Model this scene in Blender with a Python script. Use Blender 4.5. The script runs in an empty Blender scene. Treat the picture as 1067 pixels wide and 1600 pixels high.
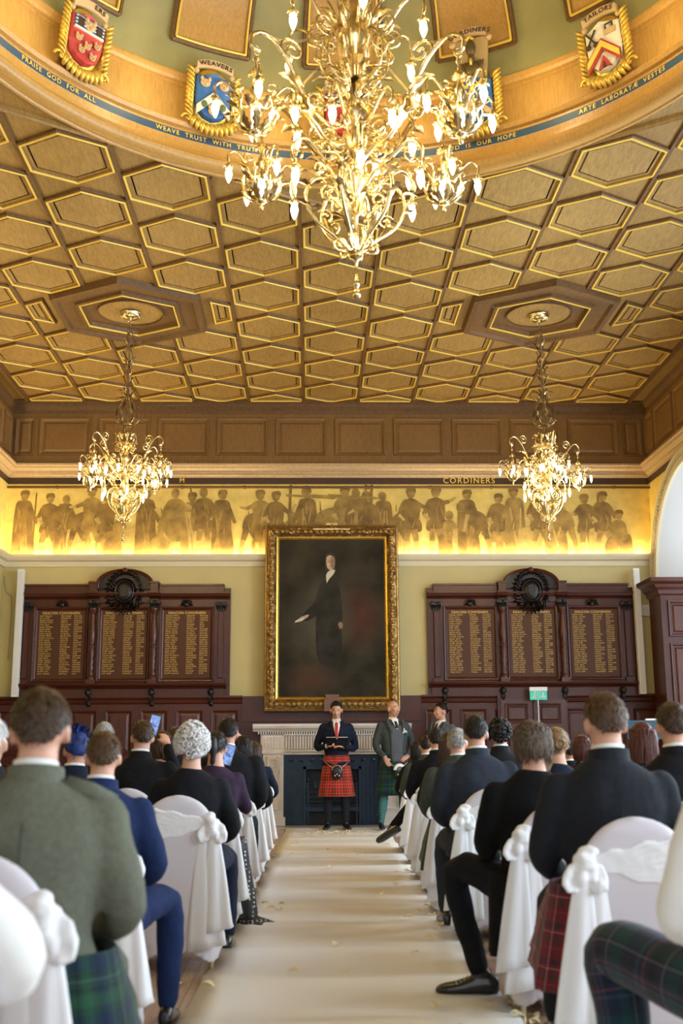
import bpy, math, random
from mathutils import Vector, Matrix, noise
PI = math.pi
R = math.radians
sc = bpy.context.scene
col = sc.collection
rnd = random.Random(7)
V3 = Vector

# ------------------------------------------------------------------ mesh builder
class MB:
    def __init__(s):
        s.v = []; s.f = []; s.uv = []; s.mi = []; s.T = None; s.m = 0
    def add(s, vs, fs, uvs=None):
        b = len(s.v); T = s.T
        for p in vs:
            p = V3(p)
            s.v.append(tuple(T @ p) if T is not None else tuple(p))
        for i, f in enumerate(fs):
            s.f.append(tuple(b + k for k in f))
            s.uv.append(uvs[i] if uvs else None)
            s.mi.append(s.m)
        return b
    def box(s, x0, x1, y0, y1, z0, z1):
        vs = [(x, y, z) for z in (z0, z1) for y in (y0, y1) for x in (x0, x1)]
        s.add(vs, [(0, 2, 3, 1), (4, 5, 7, 6), (0, 1, 5, 4), (2, 6, 7, 3), (0, 4, 6, 2), (1, 3, 7, 5)])
    def bev(s, x0, x1, y0, y1, z0, z1, ax, b):
        """box whose face on side ax ('-y','+y','-z','-x','+x') is chamfered inwards by b (a raised panel)"""
        a = ax[1]; sg = 1 if ax[0] == '+' else -1
        lo = [x0, y0, z0]; hi = [x1, y1, z1]; k = 'xyz'.index(a); o = [i for i in range(3) if i != k]
        base = lo[k] if sg > 0 else hi[k]; top = hi[k] if sg > 0 else lo[k]
        def P(t, i0, i1, ins):
            p = [0, 0, 0]; p[k] = t
            p[o[0]] = (hi[o[0]] - ins) if i0 else (lo[o[0]] + ins)
            p[o[1]] = (hi[o[1]] - ins) if i1 else (lo[o[1]] + ins)
            return tuple(p)
        q = [(0, 0), (1, 0), (1, 1), (0, 1)]
        vs = [P(base, i, j, 0) for i, j in q] + [P(top, i, j, b) for i, j in q]
        s.add(vs, [(4, 5, 6, 7)] + [(i, (i + 1) % 4, 4 + (i + 1) % 4, 4 + i) for i in range(4)])
    def prism(s, poly, z0, z1, f=lambda x, y, z: (x, y, z)):
        n = len(poly)
        vs = [f(x, y, z0) for x, y in poly] + [f(x, y, z1) for x, y in poly]
        s.add(vs, [tuple(range(n))[::-1], tuple(range(n, 2 * n))] + [(i, (i + 1) % n, n + (i + 1) % n, n + i) for i in range(n)])
    def loft(s, rings, cap=True, closed=True, uvscale=None):
        n = len(rings[0]); vs = [p for r in rings for p in r]; fs = []; uv = []
        m = n if closed else n - 1
        for j in range(len(rings) - 1):
            for i in range(m):
                k = (i + 1) % n
                fs.append((j * n + i, j * n + k, (j + 1) * n + k, (j + 1) * n + i))
                u0, u1 = i / m, (i + 1) / m; a = j / (len(rings) - 1); b = (j + 1) / (len(rings) - 1)
                su, sv = uvscale or (1, 1)
                uv.append(((u0 * su, a * sv), (u1 * su, a * sv), (u1 * su, b * sv), (u0 * su, b * sv)))
        if cap and closed:
            L = len(rings) - 1
            fs.append(tuple(range(n))[::-1]); uv.append(None)
            fs.append(tuple(L * n + i for i in range(n))); uv.append(None)
        s.add(vs, fs, uv)
    def tube(s, pts, rad, n=6, cap=True, uvscale=None, flat=1.0):
        pts = [V3(p) for p in pts]; L = len(pts)
        if not isinstance(rad, (list, tuple)): rad = [rad] * L
        rings = []; up = None
        for i in range(L):
            d = (pts[min(i + 1, L - 1)] - pts[max(i - 1, 0)])
            if d.length < 1e-9: d = V3((0, 0, 1))
            d.normalize()
            if up is None:
                up = V3((0, 0, 1)) if abs(d.z) < .9 else V3((1, 0, 0))
            a = d.cross(up)
            if a.length < 1e-6: a = d.cross(V3((0, 1, 0.1)))
            a.normalize(); b = a.cross(d).normalized(); up = b
            rings.append([tuple(pts[i] + (a * math.cos(2 * PI * k / n) * flat + b * math.sin(2 * PI * k / n)) * rad[i]) for k in range(n)])
        s.loft(rings, cap, uvscale=uvscale)
    def lathe(s, prof, c=(0, 0, 0), n=16, axis='z', a0=0, a1=2 * PI):
        full = abs(a1 - a0 - 2 * PI) < 1e-6
        m = n if full else n + 1
        rings = []
        for (r, z) in prof:
            ring = []
            for k in range(m):
                a = a0 + (a1 - a0) * k / n
                x, y = r * math.cos(a), r * math.sin(a)
                p = (x, y, z) if axis == 'z' else ((x, z, y) if axis == 'y' else (z, x, y))
                ring.append((c[0] + p[0], c[1] + p[1], c[2] + p[2]))
            rings.append(ring)
        s.loft(rings, cap=full and max(prof[0][0], prof[-1][0]) < .2, closed=full)
    def ell(s, c, r, rot=None, n=14, m=9):
        if isinstance(r, (int, float)): r = (r, r, r)
        vs = []; fs = []
        M = rot or Matrix.Identity(3)
        for j in range(1, m):
            t = PI * j / m
            for i in range(n):
                a = 2 * PI * i / n
                vs.append(tuple(V3(c) + M @ V3((r[0] * math.sin(t) * math.cos(a), r[1] * math.sin(t) * math.sin(a), r[2] * math.cos(t)))))
        vs.append(tuple(V3(c) + M @ V3((0, 0, r[2])))); vs.append(tuple(V3(c) + M @ V3((0, 0, -r[2]))))
        t, b = len(vs) - 2, len(vs) - 1
        for j in range(m - 2):
            for i in range(n):
                k = (i + 1) % n
                fs.append((j * n + i, (j + 1) * n + i, (j + 1) * n + k, j * n + k))
        for i in range(n):
            k = (i + 1) % n
            fs.append((t, i, k)); fs.append((b, (m - 2) * n + k, (m - 2) * n + i))
        s.add(vs, fs)
    def chain(s, pts, rad, n=12):
        """tapered limb with round joints"""
        s.tube(smooth_path(pts, 4), smooth_rad(rad, len(pts), 4), n)
        for p, r in ((pts[0], rad[0]), (pts[-1], rad[-1])): s.ell(p, r * .98, n=10, m=7)
    def plate(s, poly, y0, y1, holes=None):
        """polygon in x,z extruded in y"""
        s.prism(poly, y0, y1, lambda x, z, y: (x, y, z))
    def mesh(s, name, mats, smooth=False):
        me = bpy.data.meshes.new(name)
        me.from_pydata(s.v, [], s.f)
        if not isinstance(mats, (list, tuple)): mats = [mats]
        for m in mats: me.materials.append(m)
        if any(u for u in s.uv):
            L = me.uv_layers.new(name='UVMap'); k = 0; flat = [0.0] * (2 * len(me.loops))
            for f, u in zip(s.f, s.uv):
                for q in range(len(f)):
                    if u and q < len(u): flat[2 * k], flat[2 * k + 1] = u[q]
                    k += 1
            L.data.foreach_set('uv', flat)
        if len(mats) > 1: me.polygons.foreach_set('material_index', s.mi)
        if smooth: me.polygons.foreach_set('use_smooth', [True] * len(me.polygons))
        me.validate(); me.update()
        return me
    def build(s, name, mats, parent=None, smooth=False, loc=None, sharp=None):
        me = s.mesh(name, mats, smooth)
        if smooth and sharp: 
            try: me.set_sharp_from_angle(angle=R(sharp))
            except Exception: pass
        return link(name, me, parent, loc)

def link(name, me, parent=None, loc=None, rz=0):
    o = bpy.data.objects.new(name, me); col.objects.link(o)
    if parent: o.parent = parent
    if loc: o.location = loc
    if rz: o.rotation_euler[2] = rz
    return o
def tag(o, label=None, cat=None, group=None, kind=None):
    if label: o['label'] = label
    if cat: o['category'] = cat
    if group: o['group'] = group
    if kind: o['kind'] = kind
    return o
def empty(name, loc=(0, 0, 0), rz=0):
    o = bpy.data.objects.new(name, None); o.empty_display_size = .1
    o.location = loc; o.rotation_euler = (0, 0, rz); col.objects.link(o); return o
def thing(name, label, cat, loc=(0, 0, 0), rz=0, group=None):
    return tag(empty(name, loc, rz), label, cat, group)
def struct(name, mb, mats, parent=None, smooth=False, sharp=None):
    o = mb.build(name, mats, parent, smooth, sharp=sharp)
    if not parent: o['kind'] = 'structure'
    return o
def copy_tree(o, parent=None):
    c = o.copy(); col.objects.link(c); c.parent = parent
    for ch in list(o.children): copy_tree(ch, c)
    return c
def smooth_path(pts, k=4):
    pts = [V3(p) for p in pts]
    if len(pts) < 3: return [pts[0].lerp(pts[-1], i / k) for i in range(k + 1)]
    out = []
    for i in range(len(pts) - 1):
        p0 = pts[max(i - 1, 0)]; p1 = pts[i]; p2 = pts[i + 1]; p3 = pts[min(i + 2, len(pts) - 1)]
        for j in range(k):
            t = j / k
            out.append(.5 * ((2 * p1) + (p2 - p0) * t + (2 * p0 - 5 * p1 + 4 * p2 - p3) * t * t + (3 * p1 - p0 - 3 * p2 + p3) * t ** 3))
    out.append(pts[-1]); return out
def smooth_rad(rad, n, k=4):
    out = []
    for i in range(n - 1):
        for j in range(k): out.append(rad[i] + (rad[i + 1] - rad[i]) * j / k)
    out.append(rad[-1])
    return out

# a scratch scene evaluates modifiers and text quickly
tmp = bpy.data.scenes.new('scratch')
def evaluate(ob):
    tmp.collection.objects.link(ob)
    vl = tmp.view_layers[0]; vl.update(); dg = vl.depsgraph; dg.update()
    me = bpy.data.meshes.new_from_object(ob.evaluated_get(dg))
    tmp.collection.objects.unlink(ob)
    return me
def fuse(mb, name, mat, vox=.014, it=4, fac=.5, disp=0, dscale=8.0):
    me = mb.mesh(name + '_raw', mat)
    ob = bpy.data.objects.new(name, me)
    m = ob.modifiers.new('r', 'REMESH'); m.mode = 'VOXEL'; m.voxel_size = vox; m.use_smooth_shade = True
    m = ob.modifiers.new('s', 'SMOOTH'); m.iterations = it; m.factor = fac
    out = evaluate(ob); out.name = name
    bpy.data.objects.remove(ob); bpy.data.meshes.remove(me)
    if disp:
        for v in out.vertices:
            v.co += v.normal * noise.noise(v.co * dscale) * disp
    if not out.materials: out.materials.append(mat)
    out.polygons.foreach_set('use_smooth', [True] * len(out.polygons))
    return out
_tc = {}
def text_geo(txt, size, sp=1.0, ext=.0, bold=0.0):
    key = (txt, size, sp, ext, bold)
    if key in _tc: return _tc[key]
    cu = bpy.data.curves.new('t', 'FONT'); cu.body = txt; cu.size = size; cu.align_x = 'CENTER'; cu.align_y = 'CENTER'
    cu.space_character = sp; cu.extrude = ext; cu.resolution_u = 3; cu.offset = bold
    ob = bpy.data.objects.new('t', cu); me = evaluate(ob)
    g = ([tuple(v.co) for v in me.vertices], [tuple(p.vertices) for p in me.polygons])
    bpy.data.objects.remove(ob); bpy.data.meshes.remove(me)
    _tc[key] = g; return g

# ------------------------------------------------------------------ materials
MC = {}
def mk(name):
    m = bpy.data.materials.new(name); m.use_nodes = True
    nt = m.node_tree; b = nt.nodes['Principled BSDF']
    return m, nt, b
def sock(b, *n):
    for k in n:
        if k in b.inputs: return b.inputs[k]
def P(name, c, rough=.5, metal=0, spec=None, noise_amt=0, nscale=20, bump=0, bscale=60, coat=0, sheen=0, emit=None, est=0, trans=0, bdist=.01):
    if name in MC: return MC[name]
    m, nt, b = mk(name); c = (*c, 1) if len(c) == 3 else c
    b.inputs['Base Color'].default_value = c; b.inputs['Roughness'].default_value = rough; b.inputs['Metallic'].default_value = metal
    if spec is not None: sock(b, 'Specular IOR Level', 'Specular').default_value = spec
    if coat: sock(b, 'Coat Weight').default_value = coat; sock(b, 'Coat Roughness').default_value = .12
    if sheen: sock(b, 'Sheen Weight').default_value = sheen; sock(b, 'Sheen Roughness').default_value = .5
    if trans: sock(b, 'Transmission Weight').default_value = trans
    if emit: sock(b, 'Emission Color').default_value = (*emit, 1); sock(b, 'Emission Strength').default_value = est
    if noise_amt or bump:
        tc = nt.nodes.new('ShaderNodeTexCoord')
    if noise_amt:
        n = nt.nodes.new('ShaderNodeTexNoise'); n.inputs['Scale'].default_value = nscale; n.inputs['Detail'].default_value = 4
        nt.links.new(tc.outputs['Object'], n.inputs['Vector'])
        r = nt.nodes.new('ShaderNodeValToRGB')
        r.color_ramp.elements[0].position = .3; r.color_ramp.elements[1].position = .7
        r.color_ramp.elements[0].color = tuple(x * (1 - noise_amt) for x in c[:3]) + (1,)
        r.color_ramp.elements[1].color = tuple(min(1, x * (1 + noise_amt)) for x in c[:3]) + (1,)
        nt.links.new(n.outputs['Fac'], r.inputs['Fac']); nt.links.new(r.outputs['Color'], b.inputs['Base Color'])
    if bump:
        n = nt.nodes.new('ShaderNodeTexNoise'); n.inputs['Scale'].default_value = bscale; n.inputs['Detail'].default_value = 3
        nt.links.new(tc.outputs['Object'], n.inputs['Vector'])
        bp = nt.nodes.new('ShaderNodeBump'); bp.inputs['Strength'].default_value = bump; bp.inputs['Distance'].default_value = bdist
        nt.links.new(n.outputs['Fac'], bp.inputs['Height']); nt.links.new(bp.outputs['Normal'], b.inputs['Normal'])
    MC[name] = m; return m
def wood(name, c1, c2, rough=.4, scale=(1, 1, 1), gscale=6, coat=0, bump=.1, spec=.5):
    """grain streaks: noise squeezed along an axis by scale"""
    m, nt, b = mk(name); N = nt.nodes.new; L = nt.links.new
    tc = N('ShaderNodeTexCoord'); mp = N('ShaderNodeMapping'); mp.inputs['Scale'].default_value = scale
    L(tc.outputs['Object'], mp.inputs['Vector'])
    n = N('ShaderNodeTexNoise'); n.inputs['Scale'].default_value = gscale; n.inputs['Detail'].default_value = 6; n.inputs['Roughness'].default_value = .65
    n.inputs['Distortion'].default_value = .6
    L(mp.outputs['Vector'], n.inputs['Vector'])
    n2 = N('ShaderNodeTexNoise'); n2.inputs['Scale'].default_value = .9; L(tc.outputs['Object'], n2.inputs['Vector'])
    mx = N('ShaderNodeMath'); mx.operation = 'MULTIPLY_ADD'; mx.inputs[1].default_value = .35; L(n2.outputs['Fac'], mx.inputs[0]); L(n.outputs['Fac'], mx.inputs[2])
    r = N('ShaderNodeValToRGB'); r.color_ramp.elements[0].position = .45; r.color_ramp.elements[1].position = .85
    r.color_ramp.elements[0].color = (*c1, 1); r.color_ramp.elements[1].color = (*c2, 1)
    L(mx.outputs[0], r.inputs['Fac']); L(r.outputs['Color'], b.inputs['Base Color'])
    b.inputs['Roughness'].default_value = rough; sock(b, 'Specular IOR Level').default_value = spec
    if coat: sock(b, 'Coat Weight').default_value = coat; sock(b, 'Coat Roughness').default_value = .15
    if bump:
        bp = N('ShaderNodeBump'); bp.inputs['Strength'].default_value = bump; bp.inputs['Distance'].default_value = .004
        L(n.outputs['Fac'], bp.inputs['Height']); L(bp.outputs['Normal'], b.inputs['Normal'])
    return m
def tartan(name, base, stripes, period=.16, use_uv=True, rough=.85):
    """stripes: list of (start, end, colour) as fractions of the sett; same sett both ways"""
    m, nt, b = mk(name); N = nt.nodes.new; L = nt.links.new
    tc = N('ShaderNodeTexCoord'); sp = N('ShaderNodeSeparateXYZ'); L(tc.outputs['UV' if use_uv else 'Object'], sp.inputs[0])
    outs = []
    for ax in ((0, 1) if use_uv else (0, 2)):
        d = N('ShaderNodeMath'); d.operation = 'DIVIDE'; d.inputs[1].default_value = period; L(sp.outputs[ax], d.inputs[0])
        f = N('ShaderNodeMath'); f.operation = 'FRACT'; L(d.outputs[0], f.inputs[0])
        r = N('ShaderNodeValToRGB'); r.color_ramp.interpolation = 'CONSTANT'; cr = r.color_ramp
        cr.elements[0].color = (*base, 1); cr.elements[1].position = .999; cr.elements[1].color = (*base, 1)
        for (a, e, c) in stripes:
            x = cr.elements.new(a); x.color = (*c, 1)
            x = cr.elements.new(e); x.color = (*base, 1)
        L(f.outputs[0], r.inputs['Fac']); outs.append(r)
    mx = N('ShaderNodeMix'); mx.data_type = 'RGBA'; mx.inputs[0].default_value = .5
    L(outs[0].outputs['Color'], mx.inputs[6]); L(outs[1].outputs['Color'], mx.inputs[7])
    L(mx.outputs[2], b.inputs['Base Color']); b.inputs['Roughness'].default_value = rough
    sock(b, 'Specular IOR Level').default_value = .2; sock(b, 'Sheen Weight').default_value = .15
    return m
WOODC = wood('ceiling_oak', (.20, .112, .027), (.35, .21, .056), .5, (7, 1.2, 2.2), 6, bump=.15)
WOODP = wood('ceiling_oak_panel', (.22, .125, .032), (.40, .25, .072), .5, (7, 1.2, 3), 6, bump=.12)
WOODM = wood('moulding_oak', (.085, .040, .011), (.18, .088, .024), .6, (4, 4, 4), 6, bump=.1)
WOODD = wood('dome_oak', (.38, .205, .045), (.54, .31, .085), .4, (14, 14, 1.6), 4, bump=.1)
WOODU = wood('attic_oak', (.16, .08, .022), (.28, .15, .045), .4, (16, 16, 1.5), 5, bump=.1)
MAHOG = wood('mahogany', (.036, .008, .004), (.095, .020, .008), .32, (18, 18, 1.5), 4, coat=.08, bump=.04, spec=.35)
MAHOGL = wood('mahogany_panel', (.045, .011, .006), (.11, .028, .013), .28, (18, 18, 1.5), 4, coat=.12, bump=.04, spec=.35)
EBONY = P('black_carved_wood', (.012, .008, .007), .35, spec=.4, bump=.3, bscale=50)
GILT = P('gilding', (.85, .56, .12), .32, .9, noise_amt=.2, nscale=30)
GILTP = P('gilt_paint', (.86, .60, .10), .45, .15)
BRASS = P('gilt_brass', (.80, .66, .36), .22, 1.0, noise_amt=.25, nscale=14)
BRASSD = P('aged_brass', (.30, .21, .10), .35, 1.0, noise_amt=.5, nscale=18)
OLIVE = P('olive_dome_paint', (.30, .27, .11), .55, noise_amt=.12, nscale=3)
BLUEB = P('blue_band_paint', (.03, .075, .13), .5)
WALLY = P('yellow_wall_paint', (.56, .48, .22), .6, noise_amt=.04, nscale=2)
CREAM = P('cream_plaster', (.72, .64, .44), .5)
WHITEP = P('white_plaster', (.80, .78, .72), .5)
MURALG = P('mural_gold_ground', (.80, .60, .16), .6, noise_amt=.12, nscale=6)
WHITEPL = P('white_plastic', (.82, .82, .80), .4)
BLACK = P('black_matt', (.012, .012, .014), .5)
# ------------------------------------------------------------------ the room
XL, XR, YB, ZC, YF = -5.0, 5.69, 18.2, 6.88, -3.0
XC = .345
DX, DY = .345, 7.25                                  # axis of the dome
def floor_mat():
    m, nt, b = mk('oak_board_floor'); N = nt.nodes.new; L = nt.links.new
    tc = N('ShaderNodeTexCoord'); mp = N('ShaderNodeMapping'); mp.inputs['Rotation'].default_value = (0, 0, R(90))
    L(tc.outputs['Object'], mp.inputs['Vector'])
    br = N('ShaderNodeTexBrick'); br.inputs['Scale'].default_value = 1; br.inputs['Mortar Size'].default_value = .0016
    br.inputs['Brick Width'].default_value = 1.1; br.inputs['Row Height'].default_value = .075; br.offset = .37
    br.inputs['Color1'].default_value = (.40, .26, .16, 1); br.inputs['Color2'].default_value = (.54, .37, .24, 1); br.inputs['Mortar'].default_value = (.10, .05, .025, 1)
    L(mp.outputs['Vector'], br.inputs['Vector'])
    m2 = N('ShaderNodeMapping'); m2.inputs['Scale'].default_value = (18, 1.6, 1); L(tc.outputs['Object'], m2.inputs['Vector'])
    n = N('ShaderNodeTexNoise'); n.inputs['Scale'].default_value = 4; n.inputs['Detail'].default_value = 5; L(m2.outputs['Vector'], n.inputs['Vector'])
    mx = N('ShaderNodeMix'); mx.data_type = 'RGBA'; mx.blend_type = 'MULTIPLY'; mx.inputs[0].default_value = .55
    r = N('ShaderNodeValToRGB'); r.color_ramp.elements[0].color = (.55, .5, .45, 1); r.color_ramp.elements[0].position = .3; r.color_ramp.elements[1].color = (1.25, 1.2, 1.15, 1)
    L(n.outputs['Fac'], r.inputs['Fac']); L(br.outputs['Color'], mx.inputs[6]); L(r.outputs['Color'], mx.inputs[7])
    L(mx.outputs[2], b.inputs['Base Color']); b.inputs['Roughness'].default_value = .24
    return m
b = MB(); b.box(XL - .2, XR + 1.2, YF, YB + .3, -.1, 0); struct('floor', b, floor_mat())

# --- polygons of the coffered ceiling
def clip(poly, a, bb, c):
    """keep a*x+b*y<=c"""
    out = []; n = len(poly)
    for i in range(n):
        p, q = poly[i], poly[(i + 1) % n]; dp = a * p[0] + bb * p[1] - c; dq = a * q[0] + bb * q[1] - c
        if dp <= 0: out.append(p)
        if dp * dq < 0:
            t = dp / (dp - dq); out.append((p[0] + (q[0] - p[0]) * t, p[1] + (q[1] - p[1]) * t))
    return out
def inset(poly, d):
    n = len(poly); A = sum(poly[i][0] * poly[(i + 1) % n][1] - poly[(i + 1) % n][0] * poly[i][1] for i in range(n))
    if A < 0: poly = poly[::-1]
    out = []
    for i in range(n):
        p0, p1, p2 = V3((*poly[i - 1], 0)), V3((*poly[i], 0)), V3((*poly[(i + 1) % n], 0))
        d1 = (p1 - p0).normalized(); d2 = (p2 - p1).normalized()
        n1 = V3((-d1.y, d1.x, 0)); n2 = V3((-d2.y, d2.x, 0))
        q1 = p1 + n1 * d; k = n1.dot(n2)
        bis = (n1 + n2) / (1 + k) * d
        out.append((p1.x + bis.x, p1.y + bis.y))
    return out
def hexa(cx, cy, a, bb, m=.577):
    c = bb - m * a
    return [(cx, cy + bb), (cx + a, cy + c), (cx + a, cy - c), (cx, cy - bb), (cx - a, cy - c), (cx - a, cy + c)]
def rings(mb, poly, steps, cap=True):
    """steps: (inset distance, drop below the ceiling)"""
    P_ = [[(x, y, ZC - z) for x, y in inset(poly, d)] for d, z in steps]
    n = len(P_[0]); vs = [p for r in P_ for p in r]; fs = []
    for j in range(len(P_) - 1):
        for i in range(n):
            k = (i + 1) % n; fs.append((j * n + i, (j + 1) * n + i, (j + 1) * n + k, j * n + k))
    if cap: fs.append(tuple((len(P_) - 1) * n + i for i in range(n)))
    mb.add(vs, fs)
# ceiling slab with the round opening of the dome
RO = 3.37; vs = []; fs = []
ang = sorted([2 * PI * k / 96 for k in range(96)] + [math.atan2(y - DY, x - DX) % (2 * PI) for x in (XL, XR) for y in (YF, YB)])
for a in ang:
    c, s_ = math.cos(a), math.sin(a); ts = []
    if c > 1e-9: ts.append((XR - DX) / c)
    if c < -1e-9: ts.append((XL - DX) / c)
    if s_ > 1e-9: ts.append((YB - DY) / s_)
    if s_ < -1e-9: ts.append((YF - DY) / s_)
    t = min(ts); vs += [(DX + RO * c, DY + RO * s_, ZC), (DX + t * c, DY + t * s_, ZC)]
n = len(ang)
for i in range(n):
    k = (i + 1) % n; fs.append((2 * i, 2 * k, 2 * k + 1, 2 * i + 1))
b = MB(); b.add(vs, fs); b.add([(x, y, z + .12) for x, y, z in vs], fs)
CEIL = struct('ceiling', b, WOODC)
mo = MB(); gd = MB(); pn = MB(); dk = MB()
PX, PY, Y0 = .908, 1.13, 13.5
def octo(x, y): 
    u, v = abs(x - DX), abs(y - DY); return max(u / 3.55, (v + .622 * u) / 3.99)
for i in range(-5, 6):
    cx = .343 + PX * i; off = 0 if i % 2 == 0 else .565
    for j in range(-14, 5):
        cy = Y0 + off + PY * (j + .5)
        h = hexa(cx, cy, .447, .515)
        if min(octo(x, y) for x, y in h) < .995: continue
        if cy - .5 > 17.9: continue
        if abs(i) == 3 and abs(cy - 14.065) < 1.1: continue
        for sx in (-3, 3):
            bx = .343 + PX * sx
            if abs(i - sx) == 1 and abs(cy - 14.065) < .3:
                h = clip(h, -1, 0, -(bx + 1.06)) if i > sx else clip(h, 1, 0, bx - 1.06)
        h = clip(h, 0, 1, 17.93)
        if len(h) < 3: continue
        rings(mo, h, [(0, 0), (.006, .03), (.018, .038), (.024, .038)], False)
        rings(gd, h, [(.024, .038), (.028, .047), (.043, .047), (.047, .034)], False)
        rings(pn, h, [(.047, .034), (.05, .016), (.093, .016)], False); rings(mo, h, [(.093, .016), (.094, .0), (.104, .0)], False)
        rings(pn, h, [(.104, .0), (.112, .016)], True)
bR = MB()
for i in range(-5, 7):
    x = .343 + PX * (i - .5)
    for (a0, a1) in ((YF, 17.93),):
        y = a0
        while y < a1:
            ye = min(y + .25, a1); ym = (y + ye) / 2
            big = any(abs(x - .343 - PX * s) < .96 and abs(ym - 14.065) < 1.08 - abs(x - .343 - PX * s) * .0 - .25 for s in (-3, 3))
            if octo(x, ym) > 1.0 and not big: bR.box(x - .017, x + .017, y, ye, ZC - .03, ZC + .01)
            y = ye
for ye in (17.93,): bR.box(XL, XR, ye, ye + .03, ZC - .05, ZC + .01)
for xe in (.343 - 5.5 * PX - .03, .343 + 5.5 * PX + .03): bR.box(xe - .02, xe + .02, YF, 17.96, ZC - .05, ZC + .01)
# two large hexagons that carry the small chandeliers
for s in (-3, 3):
    bx = .343 + PX * s; h = hexa(bx, 14.065, .965, 1.115)
    rings(mo, h, [(0, 0), (.02, .09), (.09, .10), (.12, .06), (.13, .06)], False)
    rings(dk, h, [(.13, .06), (.30, .05)], False)
    rings(mo, h, [(.30, .05), (.31, .09), (.35, .09)], False)
    rings(gd, h, [(.35, .09), (.353, .097), (.368, .097), (.372, .08)], False)
    rings(dk, h, [(.38, .08), (.40, .03), (.44, .025)], True)
    mo.lathe([(.445, .0), (.44, -.035), (.425, -.035), (.42, .0)], (bx, 14.065, ZC - .02), 40)
    pn.lathe([(.42, 0), (.001, 0)], (bx, 14.065, ZC - .032), 40)
CO = mo.build('coffer_moulding', WOODM, CEIL)
gd.build('gilt_bead', GILTP, CEIL); pn.build('coffer_panel', WOODP, CEIL); bR.build('ceiling_rib', WOODM, CEIL)
dk.build('rosette_field', WOODM, CEIL)
# octagonal frame and dome
b = MB()
def octring(steps):
    P_ = []
    for d, z in steps:
        P_.append([(DX + d / math.cos(PI / 8) * math.cos(PI / 8 + k * PI / 4), DY + d / math.cos(PI / 8) * math.sin(PI / 8 + k * PI / 4), ZC - z) for k in range(8)])
    b.loft(P_, cap=False)
rings(b, [(DX, DY + 3.99), (DX + 3.55, DY + 1.782), (DX + 3.55, DY - 1.782), (DX, DY - 3.99), (DX - 3.55, DY - 1.782), (DX - 3.55, DY + 1.782)], [(0, 0), (.008, .04), (.03, .05), (.045, .03), (.06, .03), (.066, 0)], False)
b.build('dome_frame_moulding', WOODC, CEIL)
b = MB(); b.lathe([(3.42, .01), (3.415, -.03), (3.40, -.055), (3.37, -.06), (3.36, -.045), (3.30, -.055), (3.255, -.04), (3.23, -.01), (3.225, .03), (3.245, .06), (3.29, .075)], (DX, DY, ZC), 120)
b.build('dome_bullnose', WOODD, CEIL, True, sharp=40)
b = MB(); b.lathe([(3.29, .075), (3.295, .10), (3.33, .14), (3.335, .18), (3.35, .19), (3.35, .245)], (DX, DY, ZC), 120)
b.lathe([(3.35, .325), (3.35, .35), (3.32, .365), (3.30, .40), (3.315, .425), (3.36, .435), (3.37, .46), (3.40, .465)], (DX, DY, ZC), 120)
b.lathe([(3.40, .465), (3.40, .83), (3.38, .84), (3.38, .86), (3.35, .87), (3.335, .90), (3.31, .915), (3.31, .94), (3.37, .96)], (DX, DY, ZC), 120)
b.build('dome_drum', WOODD, CEIL, True, sharp=30)
b = MB(); b.lathe([(3.349, .245), (3.349, .325)], (DX, DY, ZC), 120); b.build('inscription_band', BLUEB, CEIL, True)
def dome_pt(a, t, off=0):
    r = (3.37 - off) * math.cos(t); z = ZC + .96 + (2.3 - off) * math.sin(t)
    return (DX + r * math.sin(a), DY + r * math.cos(a), z)
b = MB(); b.lathe([(max(.02, 3.37 * math.cos(R(t))), .96 + 2.3 * math.sin(R(t))) for t in range(0, 91, 5)], (DX, DY, ZC), 120)
b.build('dome_shell', OLIVE, CEIL, True)
AST = R(24.5)
b = MB(); g = MB(); fr = MB()
for k in range(-7, 8):
    if abs(k) > 6: continue
    a = k * AST; hw = R(7.3); t0, t1 = R(8), R(58)
    def strip(mb, u0, u1, v0, v1, off, thick=True, ns=7, nt=10):
        vs = []; fs = []
        for j in range(nt + 1):
            for i in range(ns + 1):
                vs.append(dome_pt(u0 + (u1 - u0) * i / ns, v0 + (v1 - v0) * j / nt, off))
        for j in range(nt):
            for i in range(ns):
                q = j * (ns + 1) + i; fs.append((q, q + 1, q + ns + 2, q + ns + 1))
        mb.add(vs, fs)
    strip(b, a - hw, a + hw, t0, t1, .03)
    def bar(mb, w, o0, o1, ins):
        hu = hw - R(ins); A0, A1 = t0 + R(ins), t1 - R(ins)
        path = [dome_pt(a - hu, A0 + (A1 - A0) * i / 12, (o0 + o1) / 2) for i in range(13)] + [dome_pt(a + hu, A1 - (A1 - A0) * i / 12, (o0 + o1) / 2) for i in range(13)]
        path += [dome_pt(a + hu - 2 * hu * i / 6, A0, (o0 + o1) / 2) for i in range(7)]
        mb.tube(path, w, 5)
    bar(fr, .026, .02, .05, .15); bar(g, .013, .05, .06, .75)
b.build('dome_panel', WOODD, CEIL, True); g.build('dome_panel_bead', GILTP, CEIL); fr.build('dome_panel_frame', WOODM, CEIL)
# band inscriptions, bent round the drum
def band_text(txt, adeg, z, size, r, mat, name, sp=1.15):
    vs, fs = text_geo(txt, size, sp, .0, .001)
    b = MB(); b.add([(DX + (r - .004) * math.sin(R(adeg) + x / r), DY + (r - .004) * math.cos(R(adeg) + x / r), z + y) for x, y, _ in vs], [f[::-1] for f in fs])
    return b.build(name, mat, CEIL)
for t, a in (('PRAISE  GOD  FOR  ALL', -52.6), ('WEAVE  TRUST  WITH  TRUTH', -24.3), ('LA', -2.6), ('GOD  IS  OUR  HOPE', 24.3), ('ARTE  LABORAT\u00c6  VESTES', 50.6)):
    band_text(t, a, ZC + .284, .066, 3.345, GILTP, 'band_inscription', 1.25)

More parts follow.
